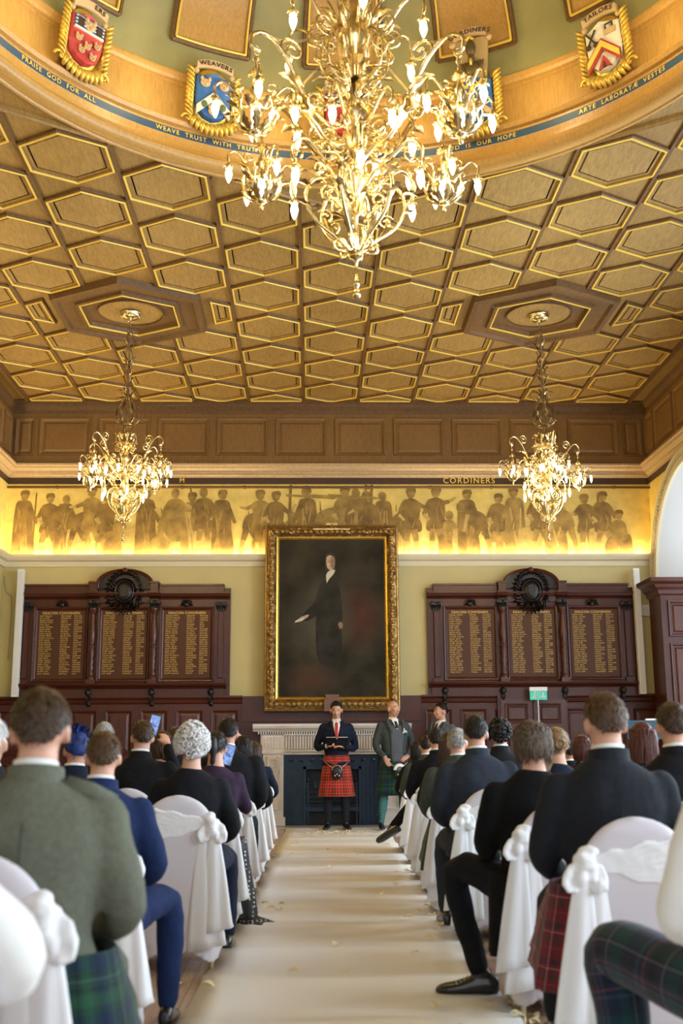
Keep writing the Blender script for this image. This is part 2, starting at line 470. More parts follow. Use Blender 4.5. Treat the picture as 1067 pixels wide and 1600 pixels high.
# --- cornices and wall panelling
def mould(mb, side, prof, a0, a1):
    """prof: (distance out from the wall, z); runs along a wall from a0 to a1"""
    def pt(a, d, z):
        return {'back': (a, YB - d, z), 'left': (XL + d, a, z), 'right': (XR - d, a, z)}[side]
    mb.loft([[pt(a0, d, z) for d, z in prof], [pt(a1, d, z) for d, z in prof]], cap=False, closed=False)
def wall_piece(mb, side, a0, a1, z0, z1, d=0):
    q = {'back': [(a0, YB - d, z0), (a1, YB - d, z0), (a1, YB - d, z1), (a0, YB - d, z1)],
         'left': [(XL + d, a0, z0), (XL + d, a1, z0), (XL + d, a1, z1), (XL + d, a0, z1)],
         'right': [(XR - d, a0, z0), (XR - d, a1, z0), (XR - d, a1, z1), (XR - d, a0, z1)]}[side]
    mb.add(q, [(0, 1, 2, 3)])
def panel(mb, side, a0, a1, z0, z1, w=.05, d=.03, field=None, fw=.03, b0=0):
    """a moulded frame and a fielded panel"""
    def pt(a, dd, z):
        return {'back': (a, YB - dd, z), 'left': (XL + dd, a, z), 'right': (XR - dd, a, z)}[side]
    R_ = []
    for ins, dd in ((0, b0), (.004, b0 + d), (w * .5, b0 + d * .85), (w, b0 + .004)):
        R_.append([pt(a0 + ins, dd, z0 + ins), pt(a1 - ins, dd, z0 + ins), pt(a1 - ins, dd, z1 - ins), pt(a0 + ins, dd, z1 - ins)])
    mb.loft(R_, cap=False)
    m2 = field or mb; F = []
    for ins, dd in ((w + .02, b0 + .002), (w + .02 + fw, b0 + d * .5)):
        F.append([pt(a0 + ins, dd, z0 + ins), pt(a1 - ins, dd, z0 + ins), pt(a1 - ins, dd, z1 - ins), pt(a0 + ins, dd, z1 - ins)])
    m2.loft(F, cap=True)
SP = {'back': (XL, XR), 'left': (YF, YB), 'right': (YF, YB)}
# back wall
b = MB(); b.m = 0; b.box(XL - .1, XR + .1, YB, YB + .2, 0, ZC + .1); WB = struct('wall_back', b, WALLY)
b = MB(); b.box(XL - .2, XL, YF, YB + .1, 0, ZC + .1); WL = struct('wall_left', b, WALLY)
# right wall with arched window openings
AC = [16.2, 11.5, 6.8, 2.1]; AR, AZ, SILL = 1.78, 3.62, 1.05
b = MB(); y = YF; stp = .085
ys = set([YF, YB])
for c in AC:
    for k in range(0, 49): ys.add(c - AR * math.cos(PI * k / 48))
ys = sorted(q for q in ys if YF <= q <= YB)
def arch_z(y):
    for c in AC:
        if abs(y - c) < AR + 1e-6: return AZ + math.sqrt(max(0, AR * AR - (y - c) ** 2))
    return None
for y0, y1 in zip(ys, ys[1:]):
    m = (y0 + y1) / 2; inside = any(abs(m - c) < AR for c in AC)
    if not inside:
        b.m = 0; b.add([(XR, y0, 0), (XR, y1, 0), (XR, y1, 4.3), (XR, y0, 4.3)], [(0, 1, 2, 3)])
        b.m = 1; b.add([(XR, y0, 4.3), (XR, y1, 4.3), (XR, y1, ZC), (XR, y0, ZC)], [(0, 1, 2, 3)])
    else:
        za, zb = arch_z(y0) or AZ, arch_z(y1) or AZ
        b.m = 0; b.add([(XR, y0, 0), (XR, y1, 0), (XR, y1, SILL), (XR, y0, SILL)], [(0, 1, 2, 3)])
        b.m = 1; b.add([(XR, y0, za), (XR, y1, zb), (XR, y1, ZC), (XR, y0, ZC)], [(0, 1, 2, 3)])
b.m = 0
b.box(XR + .95, XR + 1.0, YF, YB, 0, SILL); WR = struct('wall_right', b, [WALLY, MURALG])
# window bays: reveal, moulded arch, window bars, glass
GLASS, nt_, b_ = mk('window_glass')
tr_ = nt_.nodes.new('ShaderNodeBsdfTransparent'); gl_ = nt_.nodes.new('ShaderNodeBsdfGlossy'); gl_.inputs['Roughness'].default_value = .03; mx_ = nt_.nodes.new('ShaderNodeMixShader'); mx_.inputs[0].default_value = .08
nt_.links.new(tr_.outputs[0], mx_.inputs[1]); nt_.links.new(gl_.outputs[0], mx_.inputs[2]); nt_.links.new(mx_.outputs[0], nt_.nodes['Material Output'].inputs['Surface'])
for wi, c in enumerate(AC):
    rv = MB(); path = [(c - AR, SILL)] + [(c - AR * math.cos(PI * k / 32), AZ + AR * math.sin(PI * k / 32)) for k in range(33)] + [(c + AR, SILL)]
    rv.loft([[(XR, p[0], p[1]) for p in path], [(XR + .75, p[0], p[1]) for p in path]], cap=False, closed=False)
    rv.add([(XR - .03, c - AR - .1, SILL), (XR + .75, c - AR - .1, SILL), (XR + .75, c + AR + .1, SILL), (XR - .03, c + AR + .1, SILL)], [(0, 1, 2, 3)])
    W = struct('window_%d' % (wi + 1), rv, P('reveal_plaster', (.58, .57, .55), .6), smooth=True, sharp=30)
    am = MB(); prof = [(.0, 0), (.0, .05), (.03, .065), (.045, .03), (.06, .03), (.075, .07), (.10, .045), (.16, .05), (.175, .09), (.20, .09), (.21, 0)]
    rr = []
    for p in path:
        dy, dz = (p[0] - c), max(0, p[1] - AZ); L_ = math.hypot(dy, dz); uy, uz = dy / L_, dz / L_
        rr.append([(XR - d, p[0] + uy * o, p[1] + uz * o) for o, d in prof])
    am.loft(rr, cap=False, closed=False)
    for k in range(90):                                    # leaf and dart enrichment
        t = k / 89; a = PI * t; am.ell((XR - .07, c - (AR + .13) * math.cos(a), AZ + (AR + .13) * math.sin(a)), (.022, .022, .03), n=6, m=5)
    for s in (-1, 1):
        if s > 0 and wi > 0 or s < 0 or wi == 0:
            for k in range(40): am.ell((XR - .07, c + s * (AR + .13), SILL + (AZ - SILL) * k / 40), (.022, .022, .03), n=6, m=5)
    am.build('arch_moulding', CREAM, W, True, sharp=40)
    br = MB(); X = XR + .72
    for k in range(-3, 4):
        yy = c + k * AR / 4.0 * 1.0; zt = AZ + math.sqrt(max(0, AR * AR - (yy - c) ** 2))
        w = .035 if k in (-1, 1) else .014
        br.box(X - .03, X + .01, yy - w, yy + w, SILL, zt)
    for z in [SILL + .04 + .42 * k for k in range(11)]:
        h = AR if z < AZ else math.sqrt(max(0, AR * AR - (z - AZ) ** 2))
        w = .05 if abs(z - AZ) < .25 else .014
        if h > .1: br.box(X - .02, X + .01, c - h, c + h, z - w, z + w)
    br.build('window_bars', WHITEP, W)
    gl = MB(); gl.add([(X, p[0], p[1]) for p in path], [tuple(range(len(path)))]); gl.build('pane', GLASS, W)
# layers on the three walls
cn = MB(); ct = MB(); cb = MB(); at = MB(); ap = MB(); mz = MB(); dd_ = MB(); dp = MB(); cr = MB()
cprof = [(0, 5.60), (.03, 5.60), (.035, 5.63), (.07, 5.66), (.075, 5.69), (.14, 5.73), (.15, 5.77), (.17, 5.78), (.17, 5.81), (.02, 5.83), (0, 5.83)]
lprof = [(0, 4.10), (.03, 4.10), (.04, 4.14), (.05, 4.18), (.10, 4.20), (.13, 4.25), (.135, 4.29), (.125, 4.29), (.10, 4.27), (0, 4.27)]
kprof = [(0, 6.70), (.02, 6.70), (.03, 6.76), (.08, 6.82), (.10, 6.88)]
for s, (a0, a1) in SP.items():
    mould(ct, s, cprof, a0, a1); mould(cr, s, kprof, a0, a1)
    wall_piece(at, s, a0, a1, 5.82, 6.88, .02); wall_piece(cb, s, a0, a1, 5.49, 5.61, .015)
    if s != 'right': mould(cn, s, lprof, a0, a1); wall_piece(mz, s, a0, a1, 4.27, 5.49, .006)
    # attic panels
    if s == 'back':
        cs = [XC + sg * (.497 + .985 * k) for k in range(5) for sg in (-1, 1)]; sz = [(c - .42, c + .42) for c in cs] + [(XC - 5.26, XC - 4.95), (XC + 4.95, XC + 5.26)]
    else:
        sz = [(YB - .1 - 1.0 * k - .9, YB - .1 - 1.0 * k - .08) for k in range(0, 12)]
        sz[0] = (YB - .55, YB - .12); sz = [sz[0]] + [(YB - .65 - 1.0 * k - .9, YB - .65 - 1.0 * k) for k in range(0, 11)]
    for p0, p1 in sz: panel(at, s, p0, p1, 5.98, 6.62, .05, .035, ap, .03, .02)
struct('trim_2', cn, CREAM); struct('trim_3', ct, P('cornice_oak', (.52, .36, .19), .4, noise_amt=.1))
struct('trim_4', cb, P('dark_band_paint', (.055, .03, .015), .45)); struct('trim_5', at, WOODU); struct('trim_6', ap, WOODU)
struct('trim_7', cr, WOODM); struct('trim_8', mz, MURALG)
vs, fs = text_geo('CORDINERS', .135, 1.25, 0, .002)
b = MB(); b.add([(x + 2.66, YB - .02, y + 5.55) for x, y, _ in vs], fs); vs, fs = text_geo('M', .115, 1.1, 0, .002)
b.add([(x - 2.13, YB - .02, y + 5.55) for x, y, _ in vs], fs); b.build('guild_lettering', GILTP, WB)
b = MB(); b.tube([(XL, YB - .07, 5.425), (XR, YB - .07, 5.425)], .02, 8)
for k in range(10): b.box(XL + .8 + k * 1.03, XL + .84 + k * 1.03, YB - .08, YB - .0, 5.41, 5.45)
struct('trim_9', b, WOODM, smooth=True)
# dark dado
def dado(side, segs, ztop=2.0, rows=((.30, .95), (1.10, 1.78))):
    for a0, a1, npan in segs:
        wall_piece(dd_, side, a0, a1, 0, ztop, .03)
        mould(dd_, side, [(.03, ztop - .12), (.05, ztop - .10), (.06, ztop - .05), (.09, ztop - .02), (.09, ztop + .01), (0, ztop + .01)], a0, a1)
        mould(dd_, side, [(.06, 0), (.06, .16), (.045, .19), (.03, .2)], a0, a1)
        w = (a1 - a0) / npan
        for i in range(npan):
            for z0, z1 in rows: panel(dd_, side, a0 + w * i + .07, a0 + w * (i + 1) - .07, z0, z1, .035, .025, dp, .03, .03)
dado('back', [(XL, -1.08, 7), (1.78, XR, 7)]); dado('left', [(YF, YB, 30)]); 
dado('right', [(YF, YB, 30)], 1.0, ((.25, .85),))
struct('trim_10', dd_, MAHOG); struct('trim_11', dp, MAHOGL)

# --- figure frieze: a painted procession of generic robed workers, flat on the wall
FG = [P('mural_tone_a', (.25, .15, .036), .7, noise_amt=.42, nscale=5), P('mural_tone_b', (.36, .23, .058), .7, noise_amt=.38, nscale=6), P('mural_tone_c', (.54, .37, .11), .7, noise_amt=.2, nscale=9)]
fz = MB(); FY = [YB - .012]
def blob(pts, tone, k=4):
    pp = smooth_path([(x, 0, z) for x, z in pts] + [(pts[0][0], 0, pts[0][1])], k)[:-1]
    FY[0] -= .00002; yy = FY[0]
    c = V3((sum(p.x for p in pp) / len(pp), 0, sum(p.z for p in pp) / len(pp)))
    fz.m = tone
    vs = [(p.x, yy, min(5.48, p.z)) for p in pp]; n_ = len(vs)
    A_ = sum(vs[i][0] * vs[(i + 1) % n_][2] - vs[(i + 1) % n_][0] * vs[i][2] for i in range(n_))
    fz.add(vs + [(c.x, yy, min(5.47, c.z))], [(i, (i + 1) % n_, n_) if A_ > 0 else ((i + 1) % n_, i, n_) for i in range(n_)])
def limb(p, q, w0, w1, tone):
    d = V3((q[0] - p[0], 0, q[1] - p[1])); n_ = V3((-d.z, 0, d.x)).normalized()
    FY[0] -= .00002; fz.m = tone; fz.add([(p[0] - n_.x * w0, FY[0], p[1] - n_.z * w0), (q[0] - n_.x * w1, FY[0], q[1] - n_.z * w1), (q[0] + d.x * .05, FY[0], q[1] + d.z * .05), (q[0] + n_.x * w1, FY[0], q[1] + n_.z * w1), (p[0] + n_.x * w0, FY[0], p[1] + n_.z * w0)], [(0, 1, 2, 3, 4)])
fr_ = random.Random(11)
def worker(x, h, kind, fl, zb=4.30):
    f = fl; g = fr_.uniform; t = fr_.choice((0, 0, 1))
    if kind == 'robe':
        blob([(x - .16 * h, zb), (x - .15 * h, zb + .45 * h), (x - .12 * h, zb + .80 * h), (x - .04, zb + .86 * h), (x + .05, zb + .86 * h), (x + .13 * h, zb + .78 * h), (x + .15 * h, zb + .4 * h), (x + .17 * h, zb)], t)
        for k in range(3): limb((x + g(-.1, .1) * h, zb + .7 * h), (x + g(-.12, .12) * h, zb + .05), .012, .02, (t + 1) % 3)
        limb((x + f * .1 * h, zb + .74 * h), (x + f * .2 * h, zb + .5 * h), .04, .03, t)
        hy = zb + .93 * h; hx = x + f * .01
    elif kind == 'bend':
        blob([(x - f * .08 * h, zb + .42 * h), (x - f * .02, zb + .62 * h), (x + f * .2 * h, zb + .70 * h), (x + f * .3 * h, zb + .62 * h), (x + f * .16 * h, zb + .42 * h)], t)
        limb((x, zb + .46 * h), (x - f * .06 * h, zb + .22 * h), .06, .04, t); limb((x - f * .06 * h, zb + .24 * h), (x - f * .1 * h, zb), .04, .025, 1)
        limb((x + f * .05, zb + .45 * h), (x + f * .16 * h, zb + .22 * h), .06, .04, t); limb((x + f * .16 * h, zb + .24 * h), (x + f * .12 * h, zb), .04, .025, 1)
        limb((x + f * .24 * h, zb + .62 * h), (x + f * .3 * h, zb + .36 * h), .035, .02, 2)
        hy = zb + .73 * h; hx = x + f * .34 * h
    elif kind == 'sit':
        blob([(x - f * .2 * h, zb), (x - f * .18 * h, zb + .3 * h), (x - f * .06, zb + .34 * h), (x + f * .2 * h, zb + .28 * h), (x + f * .24 * h, zb)], t)
        blob([(x - .10 * h, zb + .25 * h), (x - .11 * h, zb + .52 * h), (x, zb + .58 * h), (x + .1 * h, zb + .5 * h), (x + .1 * h, zb + .25 * h)], 1)
        hy = zb + .66 * h; hx = x
    else:
        blob([(x - .1 * h, zb + .5 * h), (x - .13 * h, zb + .78 * h), (x - .03, zb + .85 * h), (x + .04, zb + .85 * h), (x + .13 * h, zb + .77 * h), (x + .1 * h, zb + .5 * h)], t)
        blob([(x - .11 * h, zb + .55 * h), (x - .14 * h, zb + .36 * h), (x + .15 * h, zb + .35 * h), (x + .11 * h, zb + .55 * h)], t)
        sp_ = g(.04, .12) * h
        for s in (-1, 1):
            limb((x + s * .05, zb + .38 * h), (x + s * sp_ * .9, zb + .2 * h), .055, .04, 1); limb((x + s * sp_ * .9, zb + .2 * h), (x + s * sp_, zb + .01), .038, .02, 2)
        e = (x + f * g(.18, .24) * h, zb + g(.58, .8) * h); limb((x + f * .1 * h, zb + .77 * h), e, .04, .03, t); limb(e, (e[0] + f * .1 * h, e[1] + g(-.12, .15) * h), .028, .018, 2)
        e = (x - f * .18 * h, zb + .6 * h); limb((x - f * .1 * h, zb + .77 * h), e, .04, .03, t); limb(e, (e[0] + f * .08 * h, e[1] - .08 * h), .028, .018, 2)
        if g(0, 1) < .45: limb((x - f * .25 * h, zb + .02), (x - f * .22 * h, zb + 1.0 * h), .012, .012, 0)
        hy = zb + .93 * h; hx = x + f * .01
    for _ in range(5 if kind != 'bend' else 2):
        xa = x + g(-.09, .09) * h; za = zb + g(.45, .80) * h * (1 if kind != 'sit' else .6); limb((xa, za), (xa + g(-.05, .05) * h, za - g(.08, .22) * h), .004, .013, fr_.choice((0, 1, 1)))
    r = .062 * h
    blob([(hx + r * math.cos(a), hy + 1.2 * r * math.sin(a)) for a in [k * PI / 4 for k in range(8)]], 1, 3)
    if g(0, 1) < .6: blob([(hx - r * 1.15, hy), (hx - r * .9, hy + r * 1.3), (hx + r * .9, hy + r * 1.4), (hx + r * 1.15, hy + r * .2), (hx, hy + r * .5)], 0, 3)
x = XL + .28; kinds = ['robe', 'stand', 'robe', 'bend', 'stand', 'stand', 'sit', 'robe', 'bend', 'stand']
kk = 0
while x < XR - .25:
    kd = kinds[kk % 10]; worker(x, fr_.uniform(1.0, 1.14) if kd != 'sit' else 1.0, kd, fr_.choice((-1, 1)))
    if kk % 3 == 1: blob([(x + .1, 4.3), (x + .08, 4.5), (x + .2, 4.62), (x + .36, 4.55), (x + .42, 4.3)], 1)
    if kk % 4 == 2: blob([(x + .05, 4.3), (x + .05, 4.72), (x + .4, 4.72), (x + .4, 4.3)], 2, 2)
    x += fr_.uniform(.17, .30) if kk % 6 else .42; kk += 1
for xx in (-.35, .9, 1.0): limb((xx, 4.72), (xx + .03, 5.47), .02, .02, 0)
for xx in (-.1, .25, .6): limb((xx - .3, 5.3), (xx + .5, 5.25), .02, .02, 1)
fz.build('mural_figures', FG, WB)
# ------------------------------------------------------------------ carved coats of arms round the dome
SHB = P('shield_blue', (.04, .13, .34), .5, noise_amt=.15, nscale=12); SHR = P('shield_red', (.45, .05, .045), .5, noise_amt=.15, nscale=12)
SHW = P('shield_white', (.72, .68, .55), .5, noise_amt=.1, nscale=12); TANB = P('banner_tan', (.58, .40, .20), .55); INK = P('dark_ink', (.05, .025, .01), .6)
GREEN_ = P('mantling_green', (.10, .14, .05), .6)
GOLDC = P('cartouche_gold', (.70, .47, .08), .38, .45, noise_amt=.25, nscale=16)
def shield_poly(w, h, n=6):
    top = [(-w, h * .42), (-w * .5, h * .47), (0, h * .54), (w * .5, h * .47), (w, h * .42)]
    bot = [(w * .98, -h * .1), (w * .80, -h * .32), (w * .45, -h * .44), (0, -h * .5), (-w * .45, -h * .44), (-w * .80, -h * .32), (-w * .98, -h * .1)]
    return (top + bot)[::-1]
def cartouche(adeg, z, label, word, style, wx=0):
    a = R(adeg); r = 3.29
    T = thing('carved_coat_of_arms', label, 'coat of arms', (DX + r * math.sin(a), DY + r * math.cos(a), z), -a, 'carved coats of arms round the dome')
    T.rotation_euler[0] = R(9); T.scale = (1.16, 1.1, 1.1)
    # local: x right, z up, -y towards the room
    b = MB(); b.ell((0, .01, 0), (.2, .06, .3), n=20, m=12); b.build('backing', GOLDC, T, True)
    sp = shield_poly(.165, .44); b = MB()
    P0 = [(x, -.05, zz) for x, zz in sp]; P1 = [(x * .9, -.075 - .02 * (1 - abs(x) / .165), zz * .93) for x, zz in sp]
    b.loft([[(x, 0.0, zz) for x, zz in sp], P0, P1]); base = {'blue': SHB, 'red': SHR, 'white': SHW}[style[0]]
    b.build('shield', base, T)
    def flat(poly, d, m, nm='shield_charge'):
        q = MB(); q.plate(poly, -d, -.06); return q
    ch = {}
    def put(mat, fn):
        q = ch.setdefault(len(ch), (MB(), mat))[0]; fn(q)
    def prism(mat, poly, d=.098): put(mat, lambda q: q.plate(poly, -d, -.07))
    def lump(mat, x, zz, s):
        def f(q):
            q.ell((x, -.095, zz), (s, .02, s * .9), n=10, m=7)
            for sg in (-1, 1): q.ell((x + sg * s * .75, -.10, zz + s * .8), (s * .35, .015, s * .5), n=7, m=5); q.ell((x + sg * s * .45, -.115, zz + s * .1), (s * .2, .01, s * .2), n=6, m=4)
            q.ell((x, -.115, zz - s * .45), (s * .35, .015, s * .3), n=7, m=5)
        put(mat, f)
    chev = lambda y0, w: [(-.15, y0 - .12), (0, y0 + .03), (.15, y0 - .12), (.15, y0 - .12 - w), (0, y0 + .03 - w), (-.15, y0 - .12 - w)]
    if style == ('blue', 'beasts'):
        prism(SHW, chev(.02, .085), .10)
        for x, zz in ((-.085, .115), (.085, .115), (0, -.135)): lump(TANB, x, zz, .045)
        for x, zz in ((-.085, -.085), (0, -.01), (.085, -.085)): put(GREEN_, lambda q: q.ell((x, -.102, zz), (.028, .008, .035), n=10, m=6))
    elif style == ('blue', 'crowns'):
        prism(TANB, chev(.0, .07), .10)
        for x, zz in ((-.085, .12), (.08, .13), (0, -.10)):
            def crown(q, x=x, zz=zz):
                q.plate([(x - .04, zz), (x - .05, zz + .045), (x - .025, zz + .02), (x, zz + .055), (x + .025, zz + .02), (x + .05, zz + .045), (x + .04, zz)], -.11, -.07)
            put(GILTP, crown)
            def tool(q, x=x, zz=zz):
                q.plate([(x - .045, zz - .05), (x - .02, zz - .015), (x + .02, zz - .015), (x + .045, zz - .05), (x + .008, zz - .04), (x + .008, zz - .10), (x - .008, zz - .10), (x - .008, zz - .04)], -.105, -.07)
            put(SHW, tool)
    elif style == ('white', 'shears'):
        prism(SHR, chev(.045, .11), .10); prism(GILTP, chev(.025, .06), .108)
        def shears(q):
            for s in (-1, 1):
                q.tube([(-.09 - s * .045, -.095, .17), (-.09 + s * .03, -.095, .06)], .008, 5)
                q.lathe([(.018, -.006), (.026, 0), (.018, .006)], (-.09 + s * .035, -.095, .04), 10, 'y')
        put(INK, shears)
        prism(TANB, [(.04, .08), (.045, .125), (.14, .125), (.135, .08)], .1); put(INK, lambda q: q.tube([(.055, -.1, .13), (.055, -.1, .165), (.12, -.1, .165), (.12, -.1, .13)], .008, 5))
        prism(SHR, [(-.06, -.19), (0, -.08), (.06, -.19)], .1); prism(INK, [(-.015, -.19), (0, -.13), (.015, -.19)], .106)
    else:
        def quad(m, x0, x1, z0, z1, d=.094): prism(m, [(x0, z0), (x0, z1), (x1, z1), (x1, z0)], d)
        quad(SHB, -.14, .14, .07, .175); quad(SHW, -.14, .14, .055, .075, .098)
        for k in range(3): quad(SHW, -.14, .14, .095 + k * .03, .105 + k * .03, .097)
        lump(TANB, 0, .12, .05)
        for x in (-.09, .09): quad(INK, x - .03, x + .03, .08, .16, .099)
        for x, zz in ((-.09, -.02), (.09, -.02), (-.05, -.11), (.06, -.13), (.0, -.06)): lump(TANB, x, zz, .03)
    for q, m in ch.values(): q.build('shield_charge', m, T, False)
    # feathered side scrolls
    for s in (-1, 1):
        b = MB(); b.tube([(s * .185, -.03, -.2), (s * .205, -.05, 0), (s * .20, -.05, .2), (s * .17, -.03, .27)], [.03, .034, .03, .01], 8)
        for k in range(11):
            zz = -.19 + k * .041; b.tube(smooth_path([(s * .175, -.05, zz - .025), (s * .205, -.085, zz + .0), (s * .245, -.05, zz + .045)], 3), [.012] * 3 + [.014] * 2 + [.012, .004], 6)
        sp_ = [(s * (.215 + (.052 - .0062 * t) * math.cos(t * .75)), -.05 - t * .004, -.235 + (.052 - .0062 * t) * math.sin(t * .75)) for t in range(9)]
        b.tube(smooth_path(sp_, 3), .013, 6); b.build('scroll_side', GOLDC, T, True)
    b = MB()
    for k in range(9):
        t = (k - 4) / 4; x = t * .17; zz = -.25 - .06 * math.cos(t * 1.4)
        b.tube(smooth_path([(x * .8, -.04, zz + .06), (x, -.08, zz + .01), (x * 1.08 + .01, -.05, zz - .035)], 3), [.02, .023, .026, .026, .023, .017, .010], 7)
        if k % 2: b.ell((x, -.07, zz + .03), .022, n=8, m=6)
    b.build('foliage', GOLDC, T, True)
    tall = style == ('blue', 'crowns'); zt = .62 if tall else .275
    if tall:
        b = MB(); b.plate([(-.12, .22), (-.15, .60), (.15, .60), (.12, .22)], -.04, 0); b.build('crest_tablet', P('tablet_tan', (.50, .36, .16), .5), T)
        b = MB(); b.ell((0, -.07, .50), (.045, .03, .08), n=12, m=9); b.ell((0, -.07, .40), (.03, .025, .07), n=12, m=8); b.ell((0, -.06, .31), (.07, .035, .07), n=12, m=8)
        for s in (-1, 1):
            for k in range(4): b.tube([(s * (.03 + .018 * k), -.07, .27), (s * (.035 + .022 * k), -.07, .37)], .009, 5)
        b.build('crest_figure', P('crest_bronze', (.13, .09, .035), .45, .3), T, True)
        b = MB(); b.tube(smooth_path([(-.03, -.09, .57), (0, -.09, .6), (.03, -.09, .57)], 3), .012, 6); b.tube([(0, -.10, .33), (0, -.10, .39)], .012, 6); b.build('crest_gilding', GILTP, T, True)
    # name ribbon, arched
    b = MB(); rr = .42; V = []; 
    for (dz0, dz1) in ((0, .07),):
        ringA = []
        for k in range(13):
            t = (k - 6) / 6 * (.40 if not tall else .36)
            ringA.append([(rr * math.sin(t), -.075, zt - rr + rr * math.cos(t) + 0), (rr * math.sin(t), -.085, zt - rr + (rr) * math.cos(t) + .07), (rr * math.sin(t), -.05, zt - rr + rr * math.cos(t) + .07), (rr * math.sin(t), -.05, zt - rr + rr * math.cos(t))])
        b.loft(ringA)
    for s in (-1, 1): b.ell((s * .165, -.05, zt - .045), (.03, .03, .03), n=8, m=6)
    b.build('name_ribbon', TANB, T)
    vs, fs = text_geo(word, .058, 1.15, 0, .0015); b = MB(); vv = []
    for x, y, _ in vs:
        x += wx; t = x / rr; q = rr + .037 + y; vv.append((q * math.sin(t), -.088, zt - rr + q * math.cos(t)))
    b.add(vv, fs); b.build('ribbon_lettering', INK, T)
    return T
cartouche(-49, ZC + .76, 'red and blue coat of arms in gold surround at the dome far left', 'ERS', ('red', 'x'), .07)
cartouche(-24.2, ZC + .70, 'blue carved coat of arms with white chevron and the ribbon reading WEAVERS', 'WEAVERS', ('blue', 'beasts'))
cartouche(0, ZC + .72, 'red carved coat of arms on the dome, hidden behind the big chandelier', '', ('red', 'x'))
cartouche(24.2, ZC + .70, 'blue carved coat of arms with crowns below the tall tablet reading CORDINERS', 'CORDINERS', ('blue', 'crowns'))
cartouche(49, ZC + .76, 'white carved coat of arms with shears and the ribbon reading TAILORS', 'TAILORS', ('white', 'shears'))

# ------------------------------------------------------------------ chandeliers
BULB = P('lit_bulb', (1, .9, .7), .3, emit=(1.0, .82, .52), est=13)
BULB.cycles.emission_sampling = 'NONE'
def rot(a):
    c, s = math.cos(a), math.sin(a)
    return Matrix(((c, -s, 0, 0), (s, c, 0, 0), (0, 0, 1, 0), (0, 0, 0, 1)))
def spiral(cx, cz, r0, r1, a0, turns, n=18):
    return [(cx + (r0 + (r1 - r0) * t) * math.cos(a0 + turns * 2 * PI * t), 0, cz + (r0 + (r1 - r0) * t) * math.sin(a0 + turns * 2 * PI * t)) for t in [i / n for i in range(n + 1)]]
def leaf(mb, base, dirv, L, w, curl, up=(0, 0, 1), n=7):
    """acanthus leaf: lobed strip with a raised rib, curling along its length"""
    base = V3(base); d = V3(dirv).normalized(); u = V3(up); s = d.cross(u)
    if s.length < 1e-3: s = V3((0, 1, 0))
    s.normalize(); nrm = s.cross(d).normalized()
    rows = []; ang_ = 0; p = base.copy()
    for i in range(n + 1):
        t = i / n; dd = (d * math.cos(ang_) + nrm * math.sin(ang_))
        ww = w * math.sin(PI * min(1, t * .92 + .06)) ** .7 * (1 if i % 2 else .62) if i < n else .001
        nn = dd.cross(s).normalized()
        rows.append([p - s * ww - nn * ww * .35, p, p + s * ww - nn * ww * .35]); p = p + dd * (L / n); ang_ += curl / n
    vs = [tuple(q) for r in rows for q in r]; fs = []
    for i in range(n):
        for k in (0, 1): a = i * 3 + k; fs.append((a, a + 1, a + 4, a + 3))
    nv = len(vs); vs2 = [tuple(V3(q) - nrm * .006 - V3((0, 0, .001))) for q in vs]
    mb.add(vs + vs2, fs + [tuple(nv + k for k in f[::-1]) for f in fs])
def bulb_parts(parent, p, s=1.0, mat=BRASS):
    """petalled cup and hanging candle bulb below point p"""
    b = MB(); b.lathe([(.006 * s, .03 * s), (.012 * s, .015 * s), (.020 * s, 0), (.018 * s, -.02 * s), (.014 * s, -.03 * s)], p, 8)
    for k in range(6):
        a = k * PI / 3; d = V3((math.cos(a), math.sin(a), -.15)); leaf(b, V3(p) + V3((0, 0, .002)), d, .045 * s, .012 * s, -.9, n=4)
    cup = b.build('bulb_cup', mat, parent, True)
    b = MB(); pz = -.025 * s
    b.lathe([(.002, -.135 * s), (.008 * s, -.125 * s), (.017 * s, -.10 * s), (.024 * s, -.07 * s), (.023 * s, -.045 * s), (.014 * s, -.02 * s), (.01 * s, 0)], (p[0], p[1], p[2] + pz), 10)
    b.build('bulb', BULB, cup, True)
def drop_arm(pts, rad, leafs=True):
    b = MB(); b.tube(smooth_path(pts, 5), rad, 7); return b
